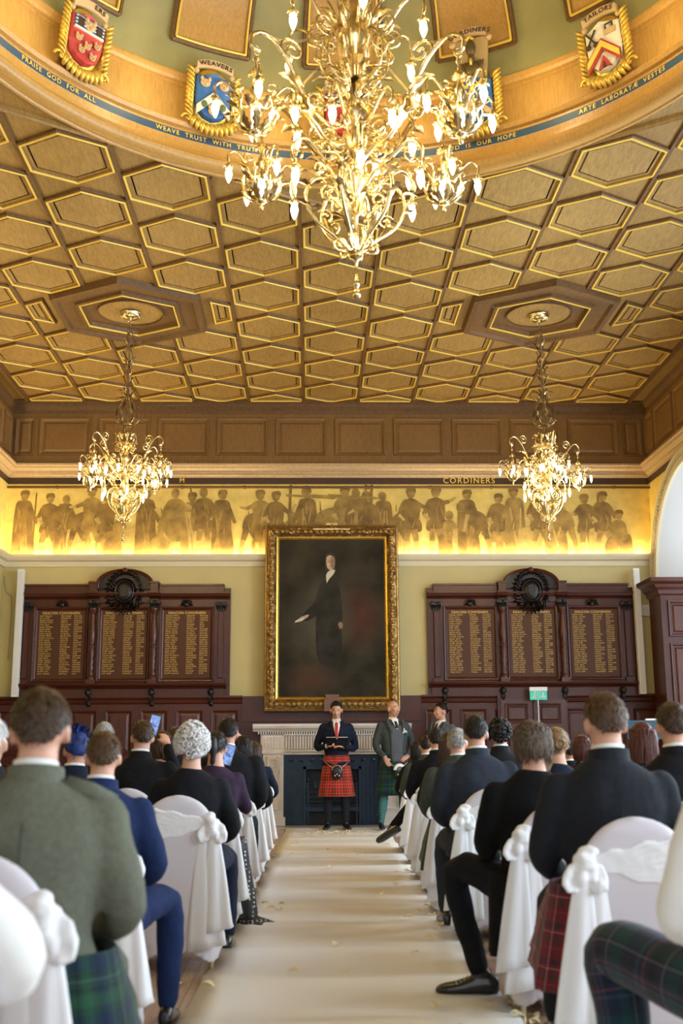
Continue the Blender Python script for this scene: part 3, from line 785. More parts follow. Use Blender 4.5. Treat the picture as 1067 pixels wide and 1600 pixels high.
def satellite(root, c, s, ang0, mat=BRASS):
    """small hanging cluster: link, stem, leaf basket, four hooked arms with bulbs, one bulb in the middle"""
    T_ = Matrix.Translation(V3(c)) @ rot(ang0)
    b = MB(); b.T = T_
    b.lathe([(.001, .40 * s), (.012 * s, .39 * s), (.02 * s, .37 * s), (.008 * s, .345 * s), (.011 * s, .30 * s), (.03 * s, .275 * s), (.012 * s, .25 * s), (.016 * s, .20 * s), (.036 * s, .12 * s), (.014 * s, .09 * s), (.012 * s, -.02 * s)], n=10)
    for k in range(2): b.tube([(.02 * s * math.cos(t), .0, (.40 + .02 * (1 + math.sin(t)) + .035 * k) * s) for t in [i * PI / 5 for i in range(11)]], .005 * s, 5)
    for k in range(5):
        a = k * 2 * PI / 5; leaf(b, (0, 0, .27 * s), (math.cos(a), math.sin(a), .2), .07 * s, .022 * s, -2.2)
    st = b.build('cluster_stem', mat, root, True)
    b = MB(); b.T = T_
    for k in range(8):
        a = k * PI / 4; pr_ = [(.03, -.20), (.10, -.15), (.145, -.06), (.13, .02), (.16, .06)]
        b.tube(smooth_path([(x * s * math.cos(a), x * s * math.sin(a), z * s) for x, z in pr_], 3), .007 * s, 5)
        leaf(b, (.04 * s * math.cos(a), .04 * s * math.sin(a), -.19 * s), (math.cos(a), math.sin(a), .35), .17 * s, .030 * s, 1.1)
        leaf(b, (.12 * s * math.cos(a + .4), .12 * s * math.sin(a + .4), -.08 * s), (math.cos(a + .4) * .5, math.sin(a + .4) * .5, 1), .11 * s, .022 * s, -1.3)
    b.lathe([(.001, -.27 * s), (.014 * s, -.262 * s), (.018 * s, -.245 * s), (.008 * s, -.23 * s), (.03 * s, -.21 * s), (.05 * s, -.19 * s), (.02 * s, -.175 * s)], n=10)
    b.build('leaf_basket', mat, root, True)
    for k in range(4):
        a = ang0 + k * PI / 2 + PI / 4; b = MB(); Ta = Matrix.Translation(V3(c)) @ rot(a); b.T = Ta
        b.tube(smooth_path([(.02 * s, 0, .02 * s), (.08 * s, 0, .0), (.13 * s, 0, .10 * s), (.20 * s, 0, .17 * s), (.255 * s, 0, .13 * s), (.25 * s, 0, .06 * s)], 4), .0085 * s, 6)
        b.tube(spiral(.10 * s, .15 * s, .045 * s, .01 * s, -1.2, 1.25), .006 * s, 5)
        leaf(b, (.10 * s, 0, .04 * s), (.7, 0, .9), .10 * s, .025 * s, -1.2)
        arm = b.build('cluster_arm', mat, st, True)
        p = Ta @ V3((.25 * s, 0, .045 * s)); bulb_parts_flat(st, p, s * .95, mat)
    p = T_ @ V3((0, 0, .03 * s)); bulb_parts_flat(st, p, s * 1.15, mat)
def bulb_parts_flat(parent, p, s, mat):
    b = MB(); b.lathe([(.006 * s, .03 * s), (.012 * s, .015 * s), (.020 * s, 0), (.018 * s, -.02 * s), (.014 * s, -.03 * s)], p, 8)
    for k in range(6):
        a = k * PI / 3; leaf(b, V3(p), (math.cos(a), math.sin(a), -.15), .045 * s, .012 * s, -.9, n=4)
    b.build('bulb_cup', mat, parent, True)
    b = MB()
    b.lathe([(.002, -.16 * s), (.008 * s, -.15 * s), (.017 * s, -.125 * s), (.025 * s, -.09 * s), (.023 * s, -.065 * s), (.014 * s, -.04 * s), (.01 * s, -.025 * s)], p, 10)
    b.build('bulb', BULB, parent, True)
def chandelier(loc, s, label, big, rz=0.0, rng=3):
    T = thing('chandelier', label, 'chandelier', loc, rz, None if big else 'small branched brass chandeliers')
    rr = random.Random(rng); mt = BRASS
    def S(p): return (p[0] * s, p[1] * s, p[2] * s)
    # finial and central baluster
    b = MB(); pf = [(.001, 0), (.022, .01), (.03, .035), (.02, .06), (.009, .075), (.02, .10), (.026, .115), (.012, .14), (.008, .22), (.012, .28), (.045, .31), (.03, .33), (.05, .35), (.03, .38), (.016, .42), (.016, .62), (.05, .66), (.03, .70), (.02, .74), (.03, .80), (.075, .88), (.09, .96), (.06, 1.04), (.028, 1.08), (.025, 1.30), (.05, 1.34), (.085, 1.42), (.07, 1.50), (.03, 1.56), (.022, 1.75)]
    b.lathe([(r * s, z * s) for r, z in pf], n=14); b.build('finial_baluster', mt, T, True, sharp=50)
    # heart-shaped lower cage
    b = MB()
    for k in range(6):
        a = k * PI / 3 + .2; b.T = rot(a)
        b.tube(smooth_path([S(p) for p in ((.03, 0, .34), (.12, 0, .44), (.26, 0, .56), (.33, 0, .72), (.29, 0, .86), (.18, 0, .90), (.10, 0, .82))], 4), .013 * s, 6)
        b.tube([S(p) for p in spiral(.16, .78, .075, .015, 1.3, -1.4)], .009 * s, 5)
        b.tube([S(p) for p in spiral(.10, .40, .06, .012, -2.2, 1.4)], .010 * s, 5)
        leaf(b, S((.10, 0, .42)), (.8, 0, .8), .24 * s, .034 * s, .5); leaf(b, S((.28, 0, .60)), (.25, 0, 1), .18 * s, .03 * s, -1.4); b.tube([S(p) for p in spiral(.20, .60, .055, .012, .5, 1.4)], .008 * s, 5)
        leaf(b, S((.30, 0, .80)), (.5, 0, 1), .14 * s, .035 * s, -2.0)
        for (p, d, L, w, c) in (((.06, -.04, .6), (.6, -.3, 1), .20, .028, -1.3),): leaf(b, S(p), d, L * s, w * s, c)
    b.T = None; b.build('scroll_cage', mt, T, True)
    # lower tier of hooked arms
    for k in range(6):
        a = k * PI / 3 + .55; b = MB(); b.T = rot(a)
        b.tube(smooth_path([S(p) for p in ((.06, 0, .95), (.16, 0, .88), (.27, 0, 1.02), (.38, 0, 1.10), (.47, 0, 1.02), (.455, 0, .90))], 4), .014 * s, 6)
        b.tube([S(p) for p in spiral(.24, 1.08, .07, .014, -1.4, 1.4)], .009 * s, 5)
        leaf(b, S((.22, 0, .94)), (.8, 0, .6), .17 * s, .04 * s, -1.4); leaf(b, S((.16, 0, .89)), (.6, 0, -.5), .13 * s, .03 * s, 1.4)
        arm = b.build('lower_arm', mt, T, True); bulb_parts_flat(arm, V3((.455 * s * math.cos(a), .455 * s * math.sin(a), .875 * s)), s, mt)
    # foliage heart
    b = MB()
    for k in range(10):
        a = k * PI / 5; b.T = rot(a)
        if k % 2: leaf(b, S((.05, 0, 1.02)), (.6, 0, .9), .26 * s, .034 * s, -1.2); leaf(b, S((.05, 0, 1.30)), (.7, 0, .8), .22 * s, .03 * s, -1.8)
        else: leaf(b, S((.04, 0, 1.52)), (.5, 0, 1), .24 * s, .034 * s, -1.8); b.tube([S(p) for p in spiral(.14, 1.12, .07, .012, 1.5, -1.5)], .009 * s, 5)
        if k % 2:
            b.tube([S(p) for p in spiral(.17, 1.25, .085, .015, -2.4, 1.6)], .009 * s, 5); b.tube([S(p) for p in spiral(.15, 1.60, .07, .012, 1.5, -1.5)], .008 * s, 5)
    b.T = None; b.lathe([(.03 * s, .9 * s), (.035 * s, 1.7 * s)], n=8); b.build('foliage_cluster', mt, T, True)
    # middle tier of bulbs
    for k in range(6):
        a = k * PI / 3 + .1; b = MB(); b.T = rot(a)
        b.tube(smooth_path([S(p) for p in ((.05, 0, 1.36), (.14, 0, 1.30), (.24, 0, 1.40), (.33, 0, 1.46), (.39, 0, 1.38), (.38, 0, 1.30))], 4), .011 * s, 6)
        b.tube([S(p) for p in spiral(.22, 1.46, .055, .012, -1.4, 1.3)], .007 * s, 5)
        arm = b.build('middle_arm', mt, T, True); bulb_parts_flat(arm, V3((.38 * s * math.cos(a), .38 * s * math.sin(a), 1.275 * s)), s, mt)
    # four great S-scroll arms with hanging clusters
    for k in range(4):
        a = (R(35), R(145), R(215), R(325))[k]; b = MB(); b.T = rot(a)
        b.tube(smooth_path([S(p) for p in ((.06, 0, 1.18), (.20, 0, 1.12), (.34, 0, 1.26), (.44, 0, 1.46), (.56, 0, 1.66), (.70, 0, 1.76), (.80, 0, 1.71), (.80, 0, 1.62), (.74, 0, 1.61))], 5), [.02 * s] * 10 + [.018 * s] * 12 + [.014 * s] * 19, 7)
        b.tube([S(p) for p in spiral(.50, 1.72, .095, .016, -1.0, 1.6, 26)], .012 * s, 6)
        b.tube([S(p) for p in spiral(.30, 1.40, .08, .014, -1.0, 1.5, 22)], .010 * s, 5)
        b.tube([S(p) for p in spiral(.46, 1.27, .07, .014, 2.2, -1.4, 22)], .009 * s, 5)
        for (p, d, L, w, c) in (((.30, 0, 1.20), (.8, 0, .9), .28, .06, .3), ((.42, 0, 1.42), (.5, 0, 1), .22, .05, -1.6), ((.38, 0, 1.30), (1, 0, .2), .22, .045, 1.6), ((.20, 0, 1.13), (.6, 0, -.6), .18, .045, 1.5)):
            leaf(b, S(p), d, L * s, w * s, c)
        arm = b.build('scroll_arm', mt, T, True)
        c = V3((.77 * s * math.cos(a), .77 * s * math.sin(a), 1.175 * s)); satellite(T, c, s * .98, a + .3, mt)
    # crown above
    b = MB(); n = 10 if big else 8
    for k in range(n):
        a = k * 2 * PI / n; b.T = rot(a)
        if big:
            b.tube(smooth_path([S(p) for p in ((.03, 0, 1.72), (.12, 0, 1.66), (.22, 0, 1.80), (.20, 0, 2.0), (.12, 0, 2.15), (.18, 0, 2.35), (.28, 0, 2.42))], 4), .011 * s, 6)
            b.tube([S(p) for p in spiral(.24, 2.05, .09, .014, -2.0, 1.6)], .009 * s, 5); b.tube([S(p) for p in spiral(.20, 1.88, .07, .014, 1.4, -1.5)], .008 * s, 5)
            leaf(b, S((.10, 0, 1.66)), (.7, 0, .8), .20 * s, .03 * s, -1.6); leaf(b, S((.14, 0, 2.1)), (.6, 0, .9), .20 * s, .03 * s, -1.9)
        else:
            b.tube(smooth_path([S(p) for p in ((.03, 0, 1.62), (.14, 0, 1.64), (.2, 0, 1.78), (.12, 0, 1.9))], 4), .009 * s, 6)
            leaf(b, S((.05, 0, 1.6)), (.6, 0, .9), .26 * s, .05 * s, -1.7); leaf(b, S((.12, 0, 1.75)), (.3, 0, 1), .18 * s, .045 * s, -1.7)
    b.T = None; b.build('crown_foliage', mt, T, True)
    if big:
        for k in range(6):
            a = k * PI / 3 + .6; b = MB(); b.T = rot(a)
            b.tube(smooth_path([S(p) for p in ((.10, 0, 2.10), (.22, 0, 2.05), (.36, 0, 2.22), (.46, 0, 2.25), (.50, 0, 2.16), (.49, 0, 2.08))], 4), .011 * s, 6)
            arm = b.build('upper_arm', mt, T, True); bulb_parts_flat(arm, V3((.49 * s * math.cos(a), .49 * s * math.sin(a), 2.05 * s)), s, mt)
        b = MB(); b.lathe([(.035, 1.72), (.04, 1.80), (.10, 1.85), (.11, 1.98), (.12, 2.0), (.12, 2.04), (.05, 2.08), (.04, 2.5), (.10, 2.6), (.05, 2.7), (.03, 2.8), (.03, ZC + 3.25 - loc[2])], n=14); b.build('suspension_rod', mt, T, True, sharp=45)
        for k in range(4):
            a = (R(35), R(145), R(215), R(325))[k]; b = MB(); p0 = V3((.76 * s * math.cos(a), .76 * s * math.sin(a), 1.74 * s)); p1 = V3((.10 * math.cos(a), .10 * math.sin(a), 2.12 * s))
            nl = 34
            for i in range(nl):
                t0 = i / nl; q0 = p0.lerp(p1, t0); q1 = p0.lerp(p1, (i + 1.3) / nl); sag = lambda t: -.10 * 4 * t * (1 - t)
                q0.z += sag(t0); q1.z += sag(t0 + 1.3 / nl); d = (q1 - q0); sd = V3((0, 0, .007)) if i % 2 else d.cross(V3((0, 0, 1))).normalized() * .007
                b.tube([q0 + sd, q1 + sd], .0022, 4); b.tube([q0 - sd, q1 - sd], .0022, 4)
            b.build('chain', BRASSD, T)
    else:
        H_ = ZC - .05 - loc[2]; z0 = 1.75 * s
        b = MB(); b.lathe([(.03, z0), (.035, z0 + .1), (.012, z0 + .12), (.012, H_ - .1), (.02, H_ - .08)], n=10)
        b.lathe([(.085, z0 + .19), (.10, z0 + .20), (.10, z0 + .225), (.085, z0 + .235)], n=20)
        b.build('suspension_rod', BRASSD, T, True, sharp=45)
        b = MB()
        for k in range(3): a = k * 2.09; b.tube([(.09 * math.cos(a), .09 * math.sin(a), z0 + .23), (.05 * math.cos(a), .05 * math.sin(a), z0 + .02)], .006, 5)
        for k in range(6):
            b.T = Matrix.Translation((0, 0, z0 + .22)) @ rot(k * PI / 3)
            b.tube(smooth_path([(.10, 0, .0), (.16, 0, .04), (.16, 0, .16), (.08, 0, .30), (.035, 0, .45), (.06, 0, .50)], 4), .008, 6)
            b.tube(spiral(.13, .05, .05, .01, 0, 1.3), .006, 5); leaf(b, (.15, 0, .10), (.1, 0, 1), .2, .035, .9); leaf(b, (.05, 0, .40), (.5, 0, .9), .14, .03, -1.8); leaf(b, (.05, 0, .36), (.6, 0, -.4), .12, .03, 1.4)
        zc = z0 + .75
        while zc < H_ - .3:                      # climbing leaf stem
            for sg in (0, PI * .66, PI * 1.33):
                b.T = Matrix.Translation((0, 0, zc)) @ rot(sg + zc * 2.4)
                b.tube(smooth_path([(.012, 0, 0), (.05, 0, .05), (.065, 0, .14), (.04, 0, .23), (.015, 0, .27)], 3), .006, 5)
                b.tube(spiral(.055, .25, .028, .006, -1.2, 1.3), .005, 5); leaf(b, (.03, 0, .03), (.35, 0, 1), .16, .026, -.9)
            zc += .235
        b.T = None; b.build('leaf_stem', BRASSD, T, True)
        b = MB(); b.lathe([(.001, H_ - .12), (.04, H_ - .11), (.05, H_ - .07), (.12, H_ - .06), (.15, H_ - .03), (.15, H_ - .005), (.155, H_)], n=24)
        for k in range(12): a = k * PI / 6; b.ell((.125 * math.cos(a), .125 * math.sin(a), H_ - .045), (.025, .025, .015), n=8, m=5)
        b.build('ceiling_rose', BRASS, T, True, sharp=50)
    return T
BIG = chandelier((.31, 7.0, 4.09), 1.0, 'huge gilt brass chandelier of scrolls and lit candle bulbs hanging from the dome', True, .0)
BIG.scale = (1.05, 1.05, .955)
CL = chandelier((.343 - 3 * PX, 14.065, 3.76), .76, 'small gilt brass chandelier hanging on the left side of the room', False, .25)
CL.scale = (.87, .87, 1)
CRt = copy_tree(CL); CRt.location = (.343 + 3 * PX, 14.065, 3.76); CRt.rotation_euler[2] = 1.0
CRt['label'] = 'small gilt brass chandelier hanging on the right side, beneath the smoke detector'
b = MB(); b.lathe([(.001, -.06), (.035, -.055), (.05, -.03), (.055, 0)], n=18); o = b.build('smoke_detector', WHITEPL, None, True, (.343 + 3 * PX - .62, 13.75, ZC - .025))
tag(o, 'round white smoke detector on the ceiling rosette by the right chandelier', 'smoke detector')
# ------------------------------------------------------------------ boards of names
GLYPH = P('gold_leaf_lettering', (.72, .48, .13), .5, .1)
def baluster(mb, x, y, z0, z1, r=.045):
    H = z1 - z0
    prof = [(1.2, 0), (1.2, .04), (.8, .05), (1.0, .08), (.55, .11), (.9, .16), (.55, .20), (1.0, .25), (.6, .29), (.95, .36), (1.0, .39), (.65, .42), (1.1, .45), (1.1, .47), (.7, .49), (.85, .53), (1.1, .60), (1.05, .68), (.75, .80), (.55, .90), (.6, .92), (.95, .94), (.95, .96), (1.2, .97), (1.2, 1.0)]
    mb.lathe([(r * a, z0 + H * t) for a, t in prof], (x, y, 0), 16)
def capital(mb, x, y, z, w=.11, h=.14):
    mb.box(x - w * .55, x + w * .55, y - .05, y + .06, z + h * .85, z + h)
    for s in (-1, 1):
        mb.lathe([(.012, -.06), (.04, -.055), (.04, .055), (.012, .06)], (x + s * w * .42, y - .01, z + h * .68), 10, 'y')
    for k in range(4): leaf(mb, (x - w * .4 + k * w * .27, y - .03, z), (0, -.35, 1), h * .8, .02, -1.0)
    mb.box(x - w * .35, x + w * .35, y - .03, y + .05, z, z + h * .7)
def honour_board(xc, label, seed):
    T = thing('honour_board', label, 'honour board', (xc, YB, 0), 0)
    b = MB(); b.box(-1.71, 1.71, -.06, 0, 2.0, 3.74)
    b.box(-1.60, -.56, -.10, -.0, 3.60, 3.79); b.box(.56, 1.60, -.10, 0, 3.60, 3.79); b.box(-.56, .56, -.10, 0, 3.50, 3.70)
    for x0, x1, p in ((-1.70, 1.70, .16), (-.58, -.40, .26), (.40, .58, .26)):
        prof = [(0, 3.55), (.05, 3.55), (.07, 3.58), (.11, 3.60), (.12, 3.635), (.14, 3.64), (.14, 3.66), (0, 3.66)]
        k = p / .14
        b.loft([[(x0, -d * k, z) for d, z in prof], [(x1, -d * k, z) for d, z in prof]], closed=True)
    for x0, x1 in ((-1.61, -.57), (.57, 1.61)): b.box(x0, x1, -.13, 0, 3.77, 3.80)
    for s in (-1, 1): b.box(s * .49 - .06, s * .49 + .06, -.22, 0, 3.66, 3.82); b.box(s * .49 - .075, s * .49 + .075, -.24, 0, 3.80, 3.83)
    b.build('backboard', MAHOG, T)
    b = MB(); f = MB()
    for x0, x1 in ((-1.42, -.60), (-.39, .39), (.60, 1.42)):
        R_ = []
        for ins, dd in ((-.03, .06), (-.02, .10), (.0, .095), (.02, .07), (.03, .064)): R_.append([(x0 + ins, -dd, 2.26 + ins), (x1 - ins, -dd, 2.26 + ins), (x1 - ins, -dd, 3.41 - ins), (x0 + ins, -dd, 3.41 - ins)])
        b.loft(R_, cap=False)
        f.add([(x0 + .03, -.063, 2.29), (x1 - .03, -.063, 2.29), (x1 - .03, -.063, 3.38), (x0 + .03, -.063, 3.38)], [(0, 1, 2, 3)])
        b.box(x0 - .05, x0 + .13, -.085, -.05, 3.44, 3.52) if False else None
    for s in (-1, 1):
        b.bev(s * 1.56 - .05, s * 1.56 + .05, -.10, -.05, 2.28, 3.36, '-y', .012); b.box(s * 1.56 - .07, s * 1.56 + .07, -.12, -.05, 2.2, 2.28)
        b.box(s * .49 - .07, s * .49 + .07, -.20, -.05, 2.2, 2.27)
    b.build('panel_moulding', MAHOG, T); f.build('name_panel', P('name_panel_red', (.075, .026, .010), .5, spec=.3), T)
    g = MB(); rr = random.Random(seed)
    for x0, x1 in ((-1.36, -.66), (-.34, .34), (.66, 1.36)):
        vs, fs = text_geo('DEACON CONVENERS', .055, 1.1, 0, .001); xm = (x0 + x1) / 2
        g.add([(x + xm, -.067, y + 3.335) for x, y, _ in vs], fs)
        w = x1 - x0; nrow = 27
        for r_ in range(nrow):
            z = 3.28 - r_ * .0355
            def word(xa, n, gw):
                for i in range(n):
                    q = xa + i * gw; k = rr.choice((0, 1, 2)); h = .022
                    g.add([(q, -.067, z), (q + gw * .3, -.067, z), (q + gw * .3, -.067, z + h), (q, -.067, z + h)], [(0, 1, 2, 3)])
                    if k: zz = z + (h - .007 if k == 1 else 0); g.add([(q, -.067, zz), (q + gw * .75, -.067, zz), (q + gw * .75, -.067, zz + .007), (q, -.067, zz + .007)], [(0, 1, 2, 3)])
                return xa + (n + .6) * gw
            gw = w / 38; q = x0 + .01
            for _ in range(2):
                q = word(q, rr.randint(4, 6), gw)
            word(x0 + w * .50, rr.randint(6, 9), gw); word(x0 + w * .80, 4, gw)
            if rr.random() < .8: word(x0 + w * .91, 3, gw)
    g.build('gilt_names', GLYPH, T)
    for s in (-1, 1):
        b = MB(); baluster(b, s * .49, -.13, 2.27, 3.40, .047); b.build('turned_column', MAHOGL, T, True, sharp=60)
        b = MB(); capital(b, s * .49, -.12, 3.40, .13, .15); b.build('capital', EBONY, T)
        b = MB(); capital(b, s * 1.56, -.06, 3.37, .15, .15); b.build('capital', EBONY, T)
        b = MB()
        xm = s * 1.0
        for k in range(5): leaf(b, (xm, -.08, 3.44), ((k - 2) * .6, -.3, .8), .12, .035, -1.2)
        for q in (-1, 1): b.tube([(xm + q * .03 + q * .05 * math.cos(t), -.10, 3.50 + .035 * math.sin(t)) for t in [i * .6 for i in range(9)]], .014, 6)
        b.ell((xm, -.09, 3.47), (.05, .04, .05), n=10, m=7); b.build('carved_ornament', EBONY, T)
    # arched crest
    b = MB(); N_ = 24
    def ar(t, k): a = PI * t; return (k * .46 * math.cos(a), 3.72 + k * .30 * math.sin(a) ** .8 if 0 < t < 1 else 3.72)
    b.prism([ar(i / N_, 1.0) for i in range(N_ + 1)], -.12, -.0, lambda x, z, y: (x, y, z)); b.build('crest_board', EBONY, T)
    b = MB()
    for (k, w) in ((1.0, .022), (.93, .012)): b.tube([(ar(i / N_, k)[0], -.14, ar(i / N_, k)[1] + .01) for i in range(N_ + 1)], w, 6)
    for s in (-1, 1):
        b.tube([(s * (.47 + (.05 - .006 * t) * math.cos(t * .9)), -.15, 3.73 + (.05 - .006 * t) * math.sin(t * .9)) for t in range(8)], .016, 6)
    b.ell((0, -.16, 4.02), (.05, .04, .045)); leaf(b, (-.02, -.16, 4.0), (-1, 0, .5), .10, .03, -1); leaf(b, (.02, -.16, 4.0), (1, 0, .5), .10, .03, -1)
    b.build('crest_moulding', MAHOG, T, True, sharp=50)
    b = MB(); cz = 3.68
    for k in range(30):
        a = 2 * PI * k / 30
        for (r0, L, w) in ((.14, .12, .034), (.23, .12, .034), (.28, .09, .03)):
            x, z = r0 * math.cos(a), cz + r0 * 1.15 * math.sin(a); leaf(b, (x * .95, -.12, z), (math.cos(a) * .7 + 1.1 * math.sin(a), -.25, math.sin(a) * .7 - 1.1 * math.cos(a)), L, w, -1.0, n=5)
    b.ell((0, -.13, cz), (.13, .05, .155), n=18, m=10)
    b.tube([(.145 * math.cos(a), -.15, cz + .17 * math.sin(a)) for a in [i * PI / 12 for i in range(25)]], .014, 6)
    b.plate([(x * .38, z * .42 + cz) for x, z in shield_poly(.16, .44)], -.20, -.12)
    for k in range(7): t = (k - 3) / 3; leaf(b, (t * .25, -.10, cz - .20 + .06 * t * t), (t * .6, -.2, -1), .09, .03, 1.1, n=5)
    b.build('carved_crest', EBONY, T, False)
    # shelf and brackets
    b = MB(); prof = [(0, 2.12), (.12, 2.12), (.15, 2.15), (.19, 2.17), (.20, 2.205), (0, 2.205)]
    b.loft([[(-1.70, -d, z) for d, z in prof], [(1.66, -d, z) for d, z in prof]]); b.box(-1.66, 1.62, -.10, 0, 1.99, 2.12)
    b.build('shelf', MAHOG, T)
    for x in (-1.45, -.52, .48, 1.42):
        b = MB(); b.tube(smooth_path([(x, -.04, 2.10), (x, -.14, 2.09), (x, -.15, 2.04), (x, -.08, 1.98), (x, -.06, 1.90), (x, -.09, 1.87)], 3), .035, 7)
        b.lathe([(.02, -.05), (.032, -.05), (.032, .05), (.02, .05)], (x, -.12, 2.07), 10, 'x'); leaf(b, (x, -.15, 2.05), (0, -.1, -1), .15, .035, -.6); b.build('bracket', EBONY, T, True)
    return T
honour_board(-3.0, 'dark carved board of gilt names and arched crest on the wall left of the portrait', 3)
honour_board(3.61, 'dark carved board of gilt names and arched crest on the wall right of the portrait', 5)

# ------------------------------------------------------------------ portrait
GF = P('frame_gilding', (.34, .21, .07), .42, .8, noise_amt=.35, nscale=25)
T = thing('framed_portrait', 'tall dark oil portrait in a wide ornate gold frame above the fireplace', 'painting', (.35, YB - .15, 3.25))
W2, H2 = 1.085, 1.50
b = MB()
def rect(w, h, d, n=70, nz=0):
    pts = []
    for (x0, z0, x1, z1) in ((-w, -h, w, -h), (w, -h, w, h), (w, h, -w, h), (-w, h, -w, -h)):
        k = n if abs(x1 - x0) > 0 else int(n * 1.4)
        for i in range(k): t = i / k; pts.append((x0 + (x1 - x0) * t, d, z0 + (z1 - z0) * t))
    return pts
prof = [(0, .06), (.0, -.06), (.012, -.085), (.03, -.09), (.04, -.075), (.055, -.085), (.07, -.10), (.085, -.11), (.10, -.115), (.115, -.115), (.13, -.108), (.145, -.095), (.16, -.08), (.175, -.065), (.185, -.055)]
R_ = []
for ins, d in prof:
    ring = []
    for (x, y, z) in rect(W2 - ins, H2 - ins, d):
        e = 0
        if .045 < ins < .18:
            e = .030 * (noise.noise(V3((x * 17, ins * 30, z * 17))) + .6 * abs(math.sin(x * 30 + z * 30)) * math.sin(ins * 60))
        ring.append((x, y - e, z))
    R_.append(ring)
b.loft(R_, cap=False)
for (x, y, z) in rect(W2 - .11, H2 - .11, -.13, 22)[::1]:
    b.ell((x + noise.noise(V3((x * 9, z * 9, 0))) * .03, y, z), (.035, .02, .035), n=6, m=5)
b.build('ornate_frame', GF, T, True, sharp=35)
b = MB(); R_ = [rect(W2 - i, H2 - i, d, 1) for i, d in ((.185, -.055), (.19, -.075), (.215, -.06), (.235, -.03))]
b.loft(R_, cap=False); b.build('gilt_slip', GILT, T)
cm, nt, bs = mk('dark_portrait_canvas'); N = nt.nodes.new; L = nt.links.new
tc = N('ShaderNodeTexCoord'); mp = N('ShaderNodeMapping'); mp.inputs['Scale'].default_value = (1, 1, 1); L(tc.outputs['Object'], mp.inputs['Vector'])
n1 = N('ShaderNodeTexNoise'); n1.inputs['Scale'].default_value = 1.6; n1.inputs['Detail'].default_value = 4; L(mp.outputs['Vector'], n1.inputs['Vector'])
rp = N('ShaderNodeValToRGB'); rp.color_ramp.elements[0].position = .35; rp.color_ramp.elements[1].position = .68; rp.color_ramp.elements[0].color = (.016, .013, .008, 1); rp.color_ramp.elements[1].color = (.052, .043, .024, 1); L(n1.outputs['Fac'], rp.inputs['Fac'])
def spot(prev, cx, cz, rx, rz, colr, amt):
    m2 = N('ShaderNodeMapping'); m2.inputs['Location'].default_value = (-cx / rx, 0, -cz / rz); m2.inputs['Scale'].default_value = (1 / rx, 1, 1 / rz); L(tc.outputs['Object'], m2.inputs['Vector'])
    gr = N('ShaderNodeTexGradient'); gr.gradient_type = 'SPHERICAL'; L(m2.outputs['Vector'], gr.inputs['Vector'])
    ml = N('ShaderNodeMath'); ml.operation = 'MULTIPLY'; ml.inputs[1].default_value = amt; L(gr.outputs['Fac'], ml.inputs[0])
    mx = N('ShaderNodeMix'); mx.data_type = 'RGBA'; L(ml.outputs[0], mx.inputs[0]); L(prev, mx.inputs[6]); mx.inputs[7].default_value = (*colr, 1); return mx.outputs[2]
c_ = rp.outputs['Color']
c_ = spot(c_, .48, .0, .42, .6, (.13, .02, .015), .42); c_ = spot(c_, -.15, -.0, .6, .7, (.13, .118, .08), .55); c_ = spot(c_, -.35, -1.0, .5, .3, (.10, .03, .02), .5)
L(c_, bs.inputs['Base Color']); bs.inputs['Roughness'].default_value = .6; sock(bs, 'Specular IOR Level').default_value = .15
bw = N('ShaderNodeTexNoise'); bw.inputs['Scale'].default_value = 160; L(tc.outputs['Object'], bw.inputs['Vector']); bp = N('ShaderNodeBump'); bp.inputs['Strength'].default_value = .12; L(bw.outputs['Fac'], bp.inputs['Height']); L(bp.outputs['Normal'], bs.inputs['Normal'])
b = MB(); b.add([(-.86, -.028, -1.27), (.86, -.028, -1.27), (.86, -.028, 1.27), (-.86, -.028, 1.27)], [(0, 1, 2, 3)]); b.build('canvas', cm, T)
FLESH = P('painted_flesh', (.44, .29, .18), .6, noise_amt=.2, nscale=18); b = MB()
def pp(pts, mi, d):
    b.m = mi; q = smooth_path([(x, 0, z) for x, z in pts] + [(pts[0][0], 0, pts[0][1])], 4)[:-1]; b.add([(p.x, d, p.z) for p in q], [tuple(range(len(q)))])
pp([(-.18, .55), (-.24, .25), (-.26, -.2), (-.22, -.7), (.0, -.78), (.14, -.6), (.16, .1), (.12, .5), (0, .62)], 3, -.0285)
pp([(-.20, .50), (-.28, .25), (-.44, .08), (-.50, -.02), (-.40, -.06), (-.22, .05), (-.12, .3)], 3, -.0288)
pp([(.10, .50), (.16, .2), (.17, -.05), (.10, -.06), (.05, .2)], 3, -.0288)
pp([(-.11, .93), (-.09, 1.03), (0, 1.06), (.06, 1.0), (.065, .88), (.05, .72), (-.09, .74)], 4, -.029)
pp([(-.09, .9), (-.08, .98), (-.03, 1.01), (.03, .98), (.045, .90), (.03, .80), (-.02, .76), (-.07, .80)], 0, -.0295)
pp([(-.03, .88), (.0, .99), (.05, .96), (.05, .84), (.02, .78)], 5, -.0298)
pp([(-.06, .905), (-.04, .915), (-.025, .905), (-.04, .898)], 2, -.030); pp([(.005, .905), (.02, .915), (.035, .905), (.02, .898)], 2, -.030); pp([(-.03, .825), (-.01, .83), (.015, .825), (-.01, .817)], 2, -.030)
pp([(-.08, .55), (-.09, .68), (-.04, .75), (.05, .77), (.03, .70), (-.04, .62)], 1, -.0297)
pp([(-.56, -.06), (-.50, .0), (-.38, .04), (-.39, -.0), (-.47, -.05)], 0, -.0297); pp([(-.60, -.09), (-.57, -.05), (-.45, -.01), (-.48, -.06)], 1, -.030)
pp([(.10, -.13), (.12, -.08), (.17, -.10), (.17, -.17), (.13, -.19)], 5, -.0297)
